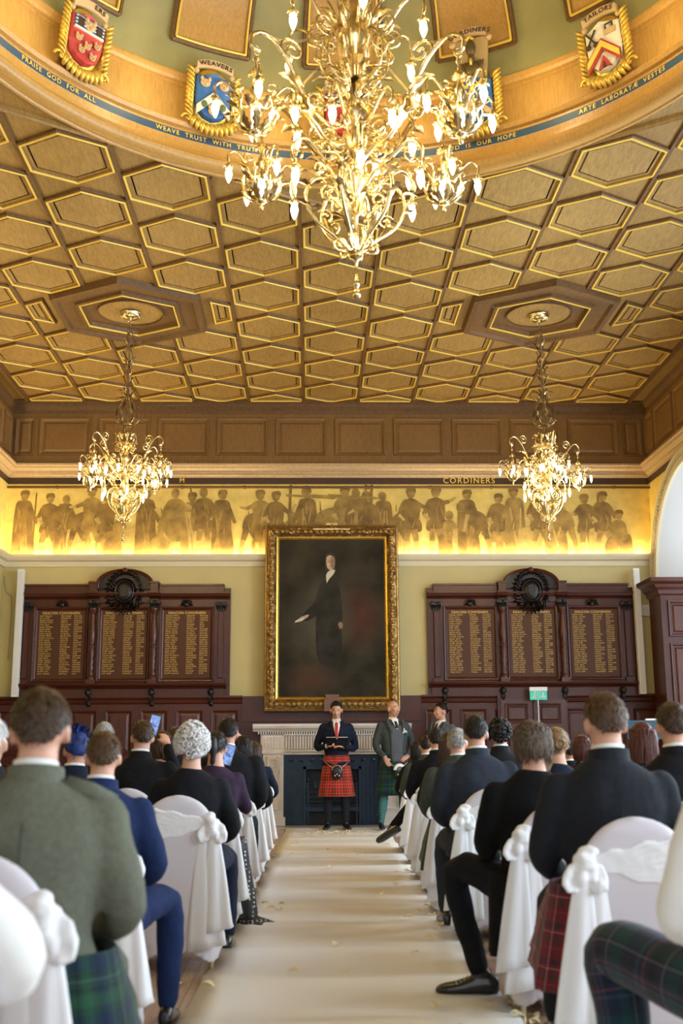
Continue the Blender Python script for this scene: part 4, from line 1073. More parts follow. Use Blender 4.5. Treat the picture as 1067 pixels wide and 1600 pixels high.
b.build('painted_figure', [FLESH, P('painted_linen', (.55, .50, .38), .6), P('painted_line', (.10, .05, .03), .6), P('painted_coat', (.026, .023, .017), .6, noise_amt=.45, nscale=4, spec=.15), P('painted_hair', (.018, .012, .008), .6), P('painted_flesh_shade', (.24, .14, .08), .6)], T)
b = MB(); b.box(-.30, .30, -.20, -.17, 1.40, 1.425); b.box(-.09, .09, -.12, -.02, 1.49, 1.53); b.tube(smooth_path([(0, -.06, 1.52), (0, -.15, 1.50), (0, -.19, 1.42)], 3), .01, 6); b.build('picture_light', BRASS, T)
b = MB(); b.prism([(-.13, -1.50), (-.13, -1.34), (-.10, -1.30), (-.11, -1.24), (.11, -1.24), (.10, -1.30), (.13, -1.34), (.13, -1.50)], -.15, -.10, lambda x, z, y: (x, y, z)); b.build('name_plaque', P('plaque_wood', (.16, .08, .045), .4), T)

# ------------------------------------------------------------------ chimneypiece
MARB = P('pale_marble', (.76, .71, .66), .32, noise_amt=.07, nscale=5)
IRON = P('blued_cast_iron', (.012, .032, .060), .34, .3, noise_amt=.3, nscale=8)
T = thing('fireplace', 'pale marble fireplace with fluted frieze and dark iron insert behind the officiant', 'fireplace', (.345, YB, 0))
b = MB()
prof = [(0, 1.44), (.33, 1.44), (.36, 1.47), (.40, 1.485), (.42, 1.52), (.42, 1.555), (0, 1.555)]
b.loft([[(-1.24, -d, z) for d, z in prof], [(1.24, -d, z) for d, z in prof]])
for k in range(62): b.box(-1.16 + k * .0375, -1.14 + k * .0375, -.36, -.30, 1.40, 1.44)
b.build('mantel_shelf', MARB, T)
b = MB(); b.box(-1.12, 1.12, -.30, 0, 1.10, 1.40); b.box(-.76, .76, -.35, -.29, 1.38, 1.40); b.box(-.76, .76, -.35, -.29, 1.13, 1.15); b.box(-.76, .76, -.315, -.28, 1.085, 1.125)
for k in range(34):
    x = -.73 + k * .0436; b.box(x, x + .022, -.345, -.29, 1.17, 1.36); b.lathe([(.011, -.035), (.011, .0)], (x + .011, -.29, 1.36), 8, 'y'); b.lathe([(.011, -.035), (.011, .0)], (x + .011, -.29, 1.17), 8, 'y')
b.build('fluted_frieze', MARB, T)
for s in (-1, 1):
    b = MB(); x0, x1 = (s * .76, s * 1.08) if s > 0 else (s * 1.08, s * .76)
    b.box(x0, x1, -.31, 0, 0, 1.14); b.box(x0 - .03, x1 + .03, -.34, 0, 0, .14); b.box(x0 - .02, x1 + .02, -.335, 0, 1.10, 1.14); b.box(x0 - .01, x1 + .01, -.33, 0, 1.14, 1.38)
    for k in range(6): b.box(x0 + .03 + k * .048, x0 + .052 + k * .048, -.345, -.32, 1.18, 1.35)
    R_ = []
    for ins, d in ((.05, -.312), (.055, -.335), (.075, -.33), (.085, -.305)): R_.append([(x0 + ins, d, .2 + ins), (x1 - ins, d, .2 + ins), (x1 - ins, d, 1.08 - ins), (x0 + ins, d, 1.08 - ins)])
    b.loft(R_, cap=False); b.build('pilaster', MARB, T)
    b = MB(); xm = (x0 + x1) / 2
    for (w, dp_, r) in ((.09, .26, .014), (.07, .20, .011), (.05, .14, .009)):
        b.tube(smooth_path([(xm - w, -.345, 1.04), (xm - w * .8, -.35, 1.04 - dp_ * .75), (xm, -.352, 1.04 - dp_), (xm + w * .8, -.35, 1.04 - dp_ * .75), (xm + w, -.345, 1.04)], 4), r, 6)
    for q in (-1, 1): b.ell((xm + q * .09, -.345, 1.05), .022, n=8, m=6); b.tube([(xm + q * .09, -.34, 1.04), (xm + q * .10, -.34, .80)], [.014, .006], 6)
    b.build('carved_swag', MARB, T, True)
b = MB(); b.box(-.76, -.42, -.24, -.02, 0, 1.09); b.box(.42, .76, -.24, -.02, 0, 1.09); b.box(-.42, .42, -.24, -.02, .88, 1.09)
for s in (-1, 1):
    for k in range(4): x = s * (.48 + k * .065); b.box(x - .012, x + .012, -.262, -.23, .06, .94)
    b.box(s * .43 - .02, s * .43 + .02, -.28, -.2, 0, .90)
b.box(-.45, .45, -.28, -.2, .86, .90)
for k in range(9): b.lathe([(.001, -.03), (.03, -.02), (.035, 0)], (-.64 + k * .16, -.24, 1.0), 10, 'y')
b.build('iron_surround', IRON, T)
b = MB(); b.box(-.42, .42, -.075, -.055, 0, .88); b.box(-.42, .42, -.24, -.05, .001, .02); b.box(-.42, -.41, -.24, -.05, 0, .88); b.box(.41, .42, -.24, -.05, 0, .88); b.box(-.42, .42, -.24, -.05, .87, .88); b.build('firebox', BLACK, T)
b = MB()
for z in (.30, .36, .42, .50): b.box(-.40, .40, -.235, -.215, z, z + .02)
b.box(-.41, .41, -.26, -.20, .22, .29)
for k in range(2):
    x = -.38 + .76 * k; b.box(x - .015, x + .015, -.25, -.22, .0, .66); b.ell((x, -.235, .70), (.022, .022, .035), n=8, m=6)
for k in range(15): b.box(-.36 + k * .05, -.35 + k * .05, -.235, -.22, .29, .52)
b.tube(smooth_path([(-.36, -.235, .60), (-.30, -.235, .66), (-.26, -.235, .58), (-.2, -.235, .55)], 3), .01, 5); b.tube(smooth_path([(.36, -.235, .60), (.30, -.235, .66), (.26, -.235, .58), (.2, -.235, .55)], 3), .01, 5)
b.build('grate', IRON, T)
b = MB(); b.box(-1.20, 1.20, -.78, -.34, 0, .018); b.build('hearth_slab', P('hearth_stone', (.40, .38, .36), .4), T)
b = MB(); b.T = Matrix.Translation((.345, 0, 0))
b.box(-1.43, 1.43, YB - .05, YB, 0, 2.0); b.box(-1.43, 1.43, YB - .09, YB, 1.60, 1.66)
struct('trim_1', b, MAHOG)

# ------------------------------------------------------------------ double door under the right board, exit sign
b = MB(); b.box(3.0, 4.12, YB - .10, YB, 0, 1.99); D1 = struct('door_1', b, MAHOG)
for s in (-1, 1):
    b = MB(); xm = 3.56 + s * .265; b.box(xm - .255, xm + .255, YB - .13, YB - .09, .02, 1.93)
    f = MB()
    for z0, z1 in ((.15, .85), (.97, 1.45), (1.55, 1.86)):
        R_ = []
        for ins, d in ((0, .13), (.006, .155), (.025, .15), (.035, .132)): R_.append([(xm - .19 + ins, YB - d, z0 + ins), (xm + .19 - ins, YB - d, z0 + ins), (xm + .19 - ins, YB - d, z1 - ins), (xm - .19 + ins, YB - d, z1 - ins)])
        b.loft(R_, cap=False); f.bev(xm - .145, xm + .145, YB - .15, YB - .13, z0 + .045, z1 - .045, '-y', .02)
    lf = b.build('door_leaf', MAHOGL, D1); f.build('raised_panel', MAHOGL, lf)
    b = MB(); b.ell((3.56 + s * .03, YB - .18, 1.02), (.022, .022, .022)); b.tube([(3.56 + s * .03, YB - .12, 1.02), (3.56 + s * .03, YB - .18, 1.02)], .008, 6); b.build('door_knob', BRASS, lf, True)
T = thing('exit_sign', 'green emergency exit sign with running figure and arrow hung under the right board', 'exit sign', (3.62, YB - .30, 2.0))
SG = P('exit_green', (.03, .36, .26), .4, emit=(.04, .45, .32), est=.35)
b = MB(); b.box(-.135, .135, -.012, .012, -.09, .05); b.build('sign_face', SG, T)
b = MB(); b.box(-.14, .14, -.03, .03, .05, .11); b.build('sign_housing', WHITEPL, T)
b = MB(); y = -.014
def q4(x0, z0, x1, z1, w):
    d = V3((x1 - x0, 0, z1 - z0)).normalized(); nx, nz = -d.z * w, d.x * w
    b.add([(x0 + nx, y, z0 + nz), (x1 + nx, y, z1 + nz), (x1 - nx, y, z1 - nz), (x0 - nx, y, z0 - nz)], [(0, 1, 2, 3)])
q4(.07, .03, .07, -.06, .008); q4(.035, -.03, .07, -.065, .008); q4(.105, -.03, .07, -.065, .008)
q4(-.06, .01, -.07, -.03, .011); q4(-.07, -.03, -.045, -.05, .007); q4(-.045, -.05, -.05, -.075, .006); q4(-.07, -.03, -.09, -.06, .007); q4(-.09, -.06, -.11, -.06, .006); q4(-.06, .005, -.035, -.012, .005); q4(-.062, .005, -.09, -.005, .005)
b.lathe([(.001, -.001), (.012, 0)], (-.055, y, .03), 10, 'y'); q4(-.02, .03, -.02, -.07, .003); q4(.015, .03, .015, -.07, .003); q4(-.02, .03, .015, .03, .003)
b.build('sign_pictogram', WHITEPL, T)
b = MB(); b.tube([(-.01, 0, -.09), (-.01, 0, -.85)], .009, 8); b.tube([(-.01, 0, -.42), (-.01, 0, -.46)], .02, 8); b.build('sign_pole', WHITEPL, T)
b = MB(); b.box(-.03, .03, .0, .29, .06, .09); b.build('sign_bracket', WHITEPL, T)

# ------------------------------------------------------------------ column loudspeakers, wall box, side cabinet
for x, lb in ((-4.66, 'tall white column loudspeaker on the wall at the far left'), (5.33, 'tall white column loudspeaker on the wall between right board and dark cabinet')):
    T = thing('column_loudspeaker', lb, 'loudspeaker', (x, YB - .17, 2.0))
    b = MB(); b.box(-.05, .05, -.05, .05, 0, 2.03); b.build('speaker_body', WHITEPL, T)
    b = MB(); b.box(-.04, .04, -.056, -.048, .03, 2.0)
    for k in range(3): b.box(-.052, .052, -.058, .0, .62 + k * .5, .628 + k * .5)
    b.build('speaker_grille', P('speaker_cloth', (.72, .72, .70), .8), T)
    b = MB(); b.box(-.02, .02, .05, .17, .4, .5); b.box(-.02, .02, .05, .17, 1.5, 1.6); b.build('wall_bracket', WHITEPL, T)
o = MB(); o.prism([(-.06 + .0, -.09), (.06, -.09), (.075, -.075), (.075, .075), (.06, .09), (-.06, .09), (-.075, .075), (-.075, -.075)], -.03, .03, lambda x, z, y: (x, y, z))
T = thing('wall_box', 'small white rounded sounder box on the wall beside the right loudspeaker', 'wall box', (5.50, YB - .031, 3.36))
o.build('housing', WHITEPL, T); o = MB(); o.box(-.045, .045, -.036, -.028, -.06, .06); o.build('cover', P('speaker_cloth', (.7, .7, .7)), T)
b = MB(); b.tube(smooth_path([(-4.97, YB - .02, 3.95), (-4.93, YB - .02, 3.7), (-4.84, YB - .02, 3.6), (-4.83, YB - .02, 3.2), (-4.84, YB - .02, 2.6)], 4), .007, 5)
tag(b.build('speaker_cable', P('grey_cable', (.35, .32, .26), .5), None, True), 'thin grey cable running down the wall beside the left loudspeaker', 'cable')
T = thing('panelled_cabinet', 'tall dark mahogany panelled cabinet with heavy cornice below the arched window', 'cabinet', (5.50, 17.35, 0))
b = MB(); b.box(0, 1.05, 0, .6, 0, 3.55); b.box(-.02, 1.05, -.03, .6, 0, .2)
prof = [(0, 3.50), (.03, 3.52), (.05, 3.58), (.10, 3.62), (.12, 3.66), (.19, 3.70), (.20, 3.76), (0, 3.76)]
b.loft([[(-d, -d, z) for d, z in prof], [(1.05, -d, z) for d, z in prof]], cap=False, closed=False); b.loft([[(-d, -d, z) for d, z in prof], [(-d, .6, z) for d, z in prof]], cap=False, closed=False)
b.add([(-.2, -.2, 3.76), (1.05, -.2, 3.76), (1.05, .6, 3.76), (-.2, .6, 3.76)], [(0, 1, 2, 3)])
f = MB()
for z0, z1 in ((.3, 1.4), (1.55, 2.75), (2.85, 3.42)):
    R_ = []
    for ins, d in ((0, 0), (.006, .035), (.03, .03), (.045, .004)): R_.append([(.10 + ins, -d, z0 + ins), (.95 - ins, -d, z0 + ins), (.95 - ins, -d, z1 - ins), (.10 + ins, -d, z1 - ins)])
    b.loft(R_, cap=False); f.bev(.17, .88, -.02, 0, z0 + .07, z1 - .07, '-y', .025)
b.build('cabinet_body', MAHOG, T); f.build('door_panel', MAHOGL, T)
# ------------------------------------------------------------------ aisle runner and petals
def rl(y): return -.564 + .0175 * (y - 5.19)
def rr_(y): return .903 + .0189 * (y - 5.115)
rm, nt, bs = mk('runner_cloth'); bs.inputs['Base Color'].default_value = (.87, .86, .83, 1); bs.inputs['Roughness'].default_value = .34
N = nt.nodes.new; tc = N('ShaderNodeTexCoord'); n1 = N('ShaderNodeTexNoise'); n1.inputs['Scale'].default_value = 1.6; mp = N('ShaderNodeMapping'); mp.inputs['Scale'].default_value = (.5, 1.6, 1)
nt.links.new(tc.outputs['Object'], mp.inputs['Vector']); nt.links.new(mp.outputs['Vector'], n1.inputs['Vector']); bp = N('ShaderNodeBump'); bp.inputs['Strength'].default_value = .35; bp.inputs['Distance'].default_value = .03
nt.links.new(n1.outputs['Fac'], bp.inputs['Height']); nt.links.new(bp.outputs['Normal'], bs.inputs['Normal'])
b = MB(); ny, nx = 560, 10; vs = []; fs = []
for j in range(ny + 1):
    y = -.5 + (17.33 + .5) * j / ny
    for i in range(nx + 1):
        t = i / nx; x = rl(y) + (rr_(y) - rl(y)) * t + .006 * noise.noise(V3((y * 1.3, t > .5, 0)))
        vs.append((x, y, .006 + .004 * max(0, noise.noise(V3((x * 1.2, y * 2.4, 3)))) * (1 if 0 < i < nx else .2) + .016 * math.exp(-(((y + .12 * noise.noise(V3((x, y, 7)))) % .93 - .46) / .10) ** 2)))
for j in range(ny):
    for i in range(nx): q = j * (nx + 1) + i; fs.append((q, q + 1, q + nx + 2, q + nx + 1))
b.add(vs, fs); o = b.build('aisle_runner', rm, None, True); tag(o, 'long cream cloth runner laid down the aisle to the fireplace', 'aisle runner')
so = o.modifiers.new('s', 'SOLIDIFY'); so.thickness = .004; so.offset = -1
PET = P('cream_petal', (.80, .70, .44), .6, noise_amt=.1, nscale=30)
b = MB(); vs = []; fs = []
for j in range(5):
    for i in range(6):
        u, v = i / 5 - .5, j / 4; w = math.sin(PI * (v * .85 + .1)) ** .8
        vs.append((u * .045 * w, (v - .5) * .05, .004 + .012 * (u * u * 4) * w + .006 * math.sin(v * 3)))
for j in range(4):
    for i in range(5): q = j * 6 + i; fs.append((q, q + 1, q + 7, q + 6))
b.add(vs, fs); pme = b.mesh('petal', PET, True)
pr0 = random.Random(5); spots = []
for cx_, cy_, n_, sx, sy in ((.33, 16.2, 26, .30, .12), (-.2, 14.5, 5, .2, .8), (.9, 9.5, 9, .2, .5), (.85, 7.3, 7, .15, .4), (-.75, 5.9, 5, .2, .5), (.98, 4.85, 30, .08, .25), (.97, 8.2, 8, .1, .3), (1.0, 12, 6, .15, 1), (-.45, 12.5, 7, .08, 1.2), (-.3, 8.3, 4, .15, 1.0), (.3, 11, 6, .5, 2.5), (.35, 6.5, 6, .5, 1.2), (.7, 13.5, 6, .3, 1.0), (-.72, 7.6, 5, .1, .3)):
    for _ in range(n_): spots.append((pr0.gauss(cx_, sx), pr0.gauss(cy_, sy)))
for x, y in spots:
    on = rl(y) < x < rr_(y); s = pr0.uniform(.85, 1.5)
    o = link('rose_petal', pme, None, (x, y, .018 if on else .0)); o.rotation_euler = (pr0.uniform(-.12, .12), 0, pr0.uniform(0, 6.28)); o.scale = (s, s, s)
    tag(o, 'cream rose petal fallen on the aisle floor' if not on else 'cream rose petal scattered on the runner', 'petal', 'cream petals scattered along the aisle floor' if not on else 'cream petals scattered on the runner')
# ------------------------------------------------------------------ people
SKIN = P('skin', (.50, .24, .155), .5, noise_amt=.08, nscale=14); SKIN2 = P('skin_fair', (.60, .32, .215), .5, noise_amt=.08, nscale=14)
def cloth(name, c, r=.85, amt=.12, ns=40): return P(name, c, r, noise_amt=amt, nscale=ns, bump=.6, bscale=7, spec=.25, bdist=.03)
NAVY = cloth('navy_wool', (.006, .010, .026)); BLACKW = cloth('black_wool', (.005, .0055, .008)); BLKV = cloth('black_velvet', (.003, .003, .0035), .95)
SAGE = cloth('sage_tweed', (.125, .13, .095), amt=.12, ns=70); BLUES = cloth('bright_navy_suit', (.008, .02, .075)); SLATE = cloth('slate_suit', (.022, .028, .042))
CHAR = cloth('charcoal_suit', (.011, .013, .018)); TEAL = cloth('teal_tweed', (.048, .062, .063), amt=.25, ns=80); GREYW = cloth('grey_wool', (.09, .10, .115)); GREEN = cloth('emerald_satin', (.02, .22, .10), .4)
SHIRT = P('white_shirt', (.80, .80, .78), .7); GTW = cloth('green_tweed', (.05, .062, .05), amt=.3, ns=80); ROYAL = cloth('royal_blue', (.01, .04, .35)); PLUM = cloth('dark_plum', (.03, .015, .035))
DOTS = P('polka', (.01, .01, .012), .7)
m_, nt_, b_ = mk('polka_dot_cloth'); N_ = nt_.nodes.new; tc_ = N_('ShaderNodeTexCoord'); v_ = N_('ShaderNodeTexVoronoi'); v_.inputs['Scale'].default_value = 34; v_.inputs['Randomness'].default_value = .25
nt_.links.new(tc_.outputs['Object'], v_.inputs['Vector']); r_ = N_('ShaderNodeValToRGB'); r_.color_ramp.interpolation = 'CONSTANT'; r_.color_ramp.elements[0].color = (.75, .74, .70, 1); r_.color_ramp.elements[1].position = .26; r_.color_ramp.elements[1].color = (.01, .01, .012, 1)
nt_.links.new(v_.outputs['Distance'], r_.inputs['Fac']); nt_.links.new(r_.outputs['Color'], b_.inputs['Base Color']); POLKA = m_
SHOEB = P('black_shoe_leather', (.008, .008, .009), .25, coat=.3)
def hairmat(n, c, r=.5, amt=.4): return P(n, c, r, noise_amt=amt, nscale=60, spec=.4)
H_BROWN = hairmat('brown_hair', (.055, .028, .012)); H_DARK = hairmat('dark_hair', (.012, .008, .006)); H_LIGHT = hairmat('light_brown_hair', (.085, .042, .017)); H_GREY = hairmat('grey_hair', (.32, .30, .28), .6, .3)
H_WHITE = hairmat('white_hair', (.66, .64, .62), .6, .15); H_RED = hairmat('auburn_hair', (.08, .02, .012)); H_BLOND = hairmat('dark_blond_hair', (.22, .13, .055)); H_GB = hairmat('greying_brown_hair', (.10, .068, .046), .6, .5); H_BLUE = P('blue_flowered_hat', (.01, .03, .16), .6, noise_amt=.5, nscale=40)
TK = dict(red=tartan('red_tartan', (.50, .010, .012), [(.04, .17, (.01, .035, .02)), (.20, .22, (.55, .40, .06)), (.30, .34, (.02, .03, .05)), (.44, .46, (.55, .50, .42)), (.56, .60, (.02, .03, .05)), (.72, .74, (.5, .36, .05)), (.79, .92, (.01, .035, .02))], .165),
          green=tartan('green_tartan', (.009, .034, .026), [(.05, .30, (.006, .015, .042)), (.33, .36, (.003, .004, .006)), (.45, .465, (.10, .20, .16)), (.60, .64, (.003, .004, .006)), (.70, .92, (.015, .07, .03))], .17),
          maroon=tartan('maroon_tartan', (.13, .006, .014), [(.08, .24, (.01, .01, .03)), (.34, .36, (.40, .38, .36)), (.50, .62, (.02, .03, .03)), (.78, .80, (.30, .06, .07))], .15),
          navy=tartan('dark_tartan', (.010, .014, .030), [(.08, .30, (.006, .04, .04)), (.36, .375, (.30, .26, .28)), (.50, .62, (.004, .005, .008)), (.70, .715, (.26, .05, .07)), (.80, .84, (.03, .05, .10))], .19))

HS = .90
def Hm(c, yaw=0, pitch=0, roll=0):
    return Matrix.Translation(V3(c)) @ Matrix.Rotation(R(yaw), 4, 'Z') @ Matrix.Rotation(R(pitch), 4, 'X') @ Matrix.Rotation(R(roll), 4, 'Y') @ Matrix.Scale(HS, 4)
def head_geo(b, H, neck_to, face=True):
    """head prims in head frame: origin at the centre of the skull, +y is the face"""
    b.T = H
    b.ell((0, -.012, .018), (.075, .095, .095), n=20, m=14)
    b.ell((0, .022, -.045), (.058, .062, .062), n=16, m=10); b.ell((0, .052, -.088), (.028, .026, .022), n=12, m=8)
    b.ell((0, .05, -.01), (.058, .045, .06), n=14, m=9)
    b.tube([(0, .088, .012), (0, .102, -.018), (0, .110, -.034)], [.008, .010, .013], 8); b.ell((0, .106, -.036), (.015, .011, .009), n=10, m=7)
    for s in (-1, 1):
        b.ell((s * .03, .083, .024), (.022, .010, .007), n=10, m=6); b.ell((s * .036, .07, -.025), (.020, .018, .022), n=10, m=7)
        b.ell((s * .083, -.010, -.014), (.009, .021, .033), Matrix.Rotation(R(s * 18), 3, 'Z'), n=10, m=8); b.ell((s * .087, -.016, .002), (.008, .015, .017), n=8, m=6)
    b.ell((0, .089, -.062), (.022, .010, .006), n=10, m=6); b.ell((0, .087, -.072), (.019, .010, .006), n=10, m=6)
    b.T = None
    top = H @ V3((0, -.02, -.04)); b.chain([top, top.lerp(V3(neck_to), .55), neck_to], [.052, .056, .066], 14)
def hair_mesh(style, seed=1, near=1):
    b = MB(); r = random.Random(seed); n = 34; m = 22
    def surf(a, t, k=1.0):
        """a: angle from the face (+y), t: polar from top"""
        return V3(((.080 if style == 'short' else .083) * k * math.sin(t) * math.sin(a), -.014 + .103 * k * math.sin(t) * math.cos(a), .022 + .106 * k * math.cos(t)))
    def lim(a):
        """how far down (polar) the hair reaches"""
        f = abs(((a + PI) % (2 * PI)) - PI)       # 0 at the face, PI at the nape
        if style == 'bald': return 0
        if f < .75: return .90 + .1 * f
        if f < 1.25: return .975 + (f - .75) * .95
        if f < 1.85: return 1.55 if style == 'short' else 1.9
        return 1.66 + (min(f, 2.6) - 1.85) * (.78 if style != 'curly' else .7)
    if style in ('short', 'long', 'updo', 'pony', 'bob', 'curly', 'hat', 'shag'):
        rows = []
        for j in range(m + 1):
            row = []
            for i in range(n):
                a = 2 * PI * i / n; t = (lim(a) + (.10 * noise.noise(V3((a * 3, seed, 0))) if style == 'short' else 0)) * j / m; k = 1.0 if j < m else .93
                if j == m - 1: k = .975
                if style in ('long', 'bob', 'curly', 'updo', 'pony', 'shag'): k *= 1.05
                p = surf(a, max(t, .02), k); dsp = noise.noise(p * 38 + V3((seed * 3.1, 0, 0))) * .006 + noise.noise(p * 110 + V3((seed, 0, 0))) * .0035
                if style == 'short' and t < .9: p.z += .006 * math.cos(t) * (1 + .6 * noise.noise(p * 24 + V3((seed, 5, 0))))
                row.append(tuple(p + (p - V3((0, -.012, .01))).normalized() * dsp))
            rows.append(row)
        b.loft(rows, cap=True)
        # locks that follow the scalp
        cnt = {'short': 520, 'long': 260, 'updo': 320, 'pony': 280, 'bob': 300, 'curly': 60, 'hat': 40, 'shag': 420}[style]; cnt = int(cnt * near)
        crown = V3((0, -.05, .12))
        for _ in range(cnt):
            a = r.uniform(0, 2 * PI); t = lim(a) * math.sqrt(r.uniform(.01, .80 if style == 'short' else .97)); k = 1.015 if style == 'short' else 1.06
            p = surf(a, t, k); nn = (p - V3((0, -.012, .01))).normalized(); d = (p - crown); d = (d - nn * d.dot(nn))
            if d.length < .01: d = V3((r.uniform(-1, 1), r.uniform(-1, 1), 0))
            d.normalize(); d = (d + V3((r.uniform(-.4, .4), r.uniform(-.4, .4), -.2))).normalized(); s = d.cross(nn).normalized(); L = r.uniform(.016, .034) if style == 'short' else r.uniform(.03, .06); w = r.uniform(.0022, .0045)
            q0 = p - nn * .002; q1 = p + d * L * .55 + nn * r.uniform(.002, .008); q2 = p + d * L - nn * .003
            b.add([tuple(q0 - s * w), tuple(q0 + s * w), tuple(q1 + s * w), tuple(q1 - s * w), tuple(q2)], [(0, 1, 2, 3), (3, 2, 4)])
    if style == 'bald':
        pass
    if style in ('long', 'bob', 'shag'):
        L = {'long': .34, 'bob': .17, 'shag': .125}[style]; rows = []
        for j in range(11):
            t = j / 10; row = []
            for i in range(20):
                a = PI * .36 + (2 * PI - PI * .72) * i / 19
                w = (1.0 + .12 * math.sin(t * 3)) * (1 - (.25 if style != 'shag' else .6) * t * t); q = (.0035 if style != 'shag' else .007) * (1 if style != 'shag' else 1) * math.sin(i * 2.7 + t * 3) + .003 * math.sin(i * 5.1)
                row.append(((.090 * w + q * (1 if style != 'shag' else math.sin(a * 4 + t * 6))) * math.sin(a), -.018 + (.108 * w + q) * math.cos(a) * (1 - .15 * t), .03 - t * L))
            for i in range(19, -1, -1):
                x, y, z = row[i]; row.append((x * .78, y * .80, z))
            rows.append(row)
        b.loft(rows)
        for _ in range(int(240 * near)):
            a = r.uniform(PI * .38, 2 * PI - PI * .38); z0 = r.uniform(-.0, .08); x, y = .091 * math.sin(a), -.018 + .110 * math.cos(a); w = r.uniform(.003, .007); LL = r.uniform(.5, 1.0) * L
            pts = [(x * (1 + .05 * math.sin(k)) , y * (1 + .05 * math.sin(k)), z0 - LL * k / 5) for k in range(6)]
            b.tube([(p[0] + .006 * math.sin(k * 1.7 + a * 5), p[1], p[2]) for k, p in enumerate(pts)], [w, w, w, w, w * .7, .001], 4)
    if style == 'pony':
        b.tube(smooth_path([(0, -.10, .05), (0, -.15, .04), (.01, -.15, -.05), (.0, -.13, -.16)], 4), [.02] * 4 + [.03] * 5 + [.02] * 3 + [.004], 8)
    if style == 'updo':
        b.ell((0, -.11, .0), (.05, .04, .05), n=14, m=9)
        for k in range(16):
            a = k * .8; b.tube(smooth_path([(.045 * math.cos(a), -.11 - .03 * math.sin(k), .045 * math.sin(a)), (.03 * math.cos(a + .9), -.145, .03 * math.sin(a + .9)), (.045 * math.cos(a + 1.9), -.11, .045 * math.sin(a + 1.9))], 3), .009, 5)
    if style in ('curly',):
        for _ in range(330):
            a = r.uniform(0, 2 * PI); f = abs(((a + PI) % (2 * PI)) - PI); t = (lim(a) + .12) * math.sqrt(r.uniform(0, 1)); k = 1.18 + .06 * r.random(); p = surf(a, t, k); rad = r.uniform(.010, .019); ph = r.uniform(0, 6.28)
            nn = (p - V3((0, -.012, .01))).normalized(); u = nn.cross(V3((r.uniform(-1, 1), r.uniform(-1, 1), r.uniform(-1, 1)))).normalized(); v = nn.cross(u)
            b.tube([tuple(p + u * rad * math.cos(ph + q * 1.0) + v * rad * math.sin(ph + q * 1.0) + nn * (.003 * q - .006)) for q in range(6)], [.0065] * 5 + [.002], 5)
    if style == 'hat':
        for _ in range(60):
            a = r.uniform(0, 2 * PI); t = r.uniform(.1, 1.5); p = surf(a, t, 1.12); nn = p.normalized(); leaf(b, p, nn + V3((r.uniform(-1, 1), r.uniform(-1, 1), r.uniform(-1, 1))) * .6, .05, .016, -.8, n=4)
    return b
_hc = {}
def hair(style, seed, near):
    k = (style, seed, near)
    if k not in _hc: _hc[k] = hair_mesh(style, seed, near).mesh('hair', H_BROWN, True)
    return _hc[k]
def hand(b, wrist, d, up, side, curl=.5, s=1.0, thumb=1):
    """palm and five fingers; d: pointing direction, up: back of the hand, thumb on +side*thumb"""
    w = V3(wrist); d = V3(d).normalized(); u = V3(up); u = (u - d * u.dot(d)).normalized(); q = d.cross(u).normalized() * side
    for t in (-.022, -.008, .008, .022): b.tube([w + q * t * .7 * s, w + d * .045 * s + q * t * s, w + d * .082 * s + q * t * 1.15 * s], [.015 * s, .015 * s, .012 * s], 8)
    for i, (t, L) in enumerate(((.029, .068), (.010, .076), (-.009, .071), (-.027, .056))):
        p0 = w + d * .080 * s + q * t * s; pts = [p0]; a = 0; p = p0
        for k, f in enumerate((.45, .32, .23)):
            a += curl * (.55 + .25 * k); dd = d * math.cos(a) - u * math.sin(a); p = p + dd * L * f * s; pts.append(p)
        b.tube(pts, [.0095 * s, .009 * s, .008 * s, .0065 * s], 8); b.ell(tuple(pts[-1]), .0065 * s, n=7, m=5)
    p0 = w + d * .02 * s + q * .024 * s; p1 = p0 + (d * .6 + q * .7 - u * .15).normalized() * .036 * s; p2 = p1 + (d * .85 + q * .25 - u * .35 * curl).normalized() * .028 * s
    b.tube([p0, p1, p2], [.014 * s, .011 * s, .008 * s], 8); b.ell(tuple(p2), .008 * s, n=7, m=5)
SEAT = .50
def torso_rings(k=1.0, w=1.0, hem=.50, n=24, lean=0.0):
    R_ = []
    for z, rx, ry, yo in ((hem, .20, .155, .01), (.60, .178, .138, 0), (.70, .158, .122, -.01), (.82, .175, .13, -.01), (.93, .195, .135, -.012), (.99, .195, .120, -.012), (1.035, .155, .10, -.018), (1.075, .105, .078, -.02), (1.105, .07, .062, -.018)):
        R_.append([(rx * w * k * math.cos(2 * PI * i / n), (yo - lean * 0) + ry * k * math.sin(2 * PI * i / n), z) for i in range(n)])
    return R_
_cache = {}
ARM0 = dict(l=[(-.185, -.01, .99), (-.245, .03, .76), (-.13, .29, .66)], r=[(.185, -.01, .99), (.245, .03, .76), (.13, .29, .66)])
LEG0 = dict(l=[(-.10, .02, .52), (-.13, .44, .53), (-.13, .47, .09)], r=[(.10, .02, .52), (.13, .44, .53), (.13, .47, .09)])
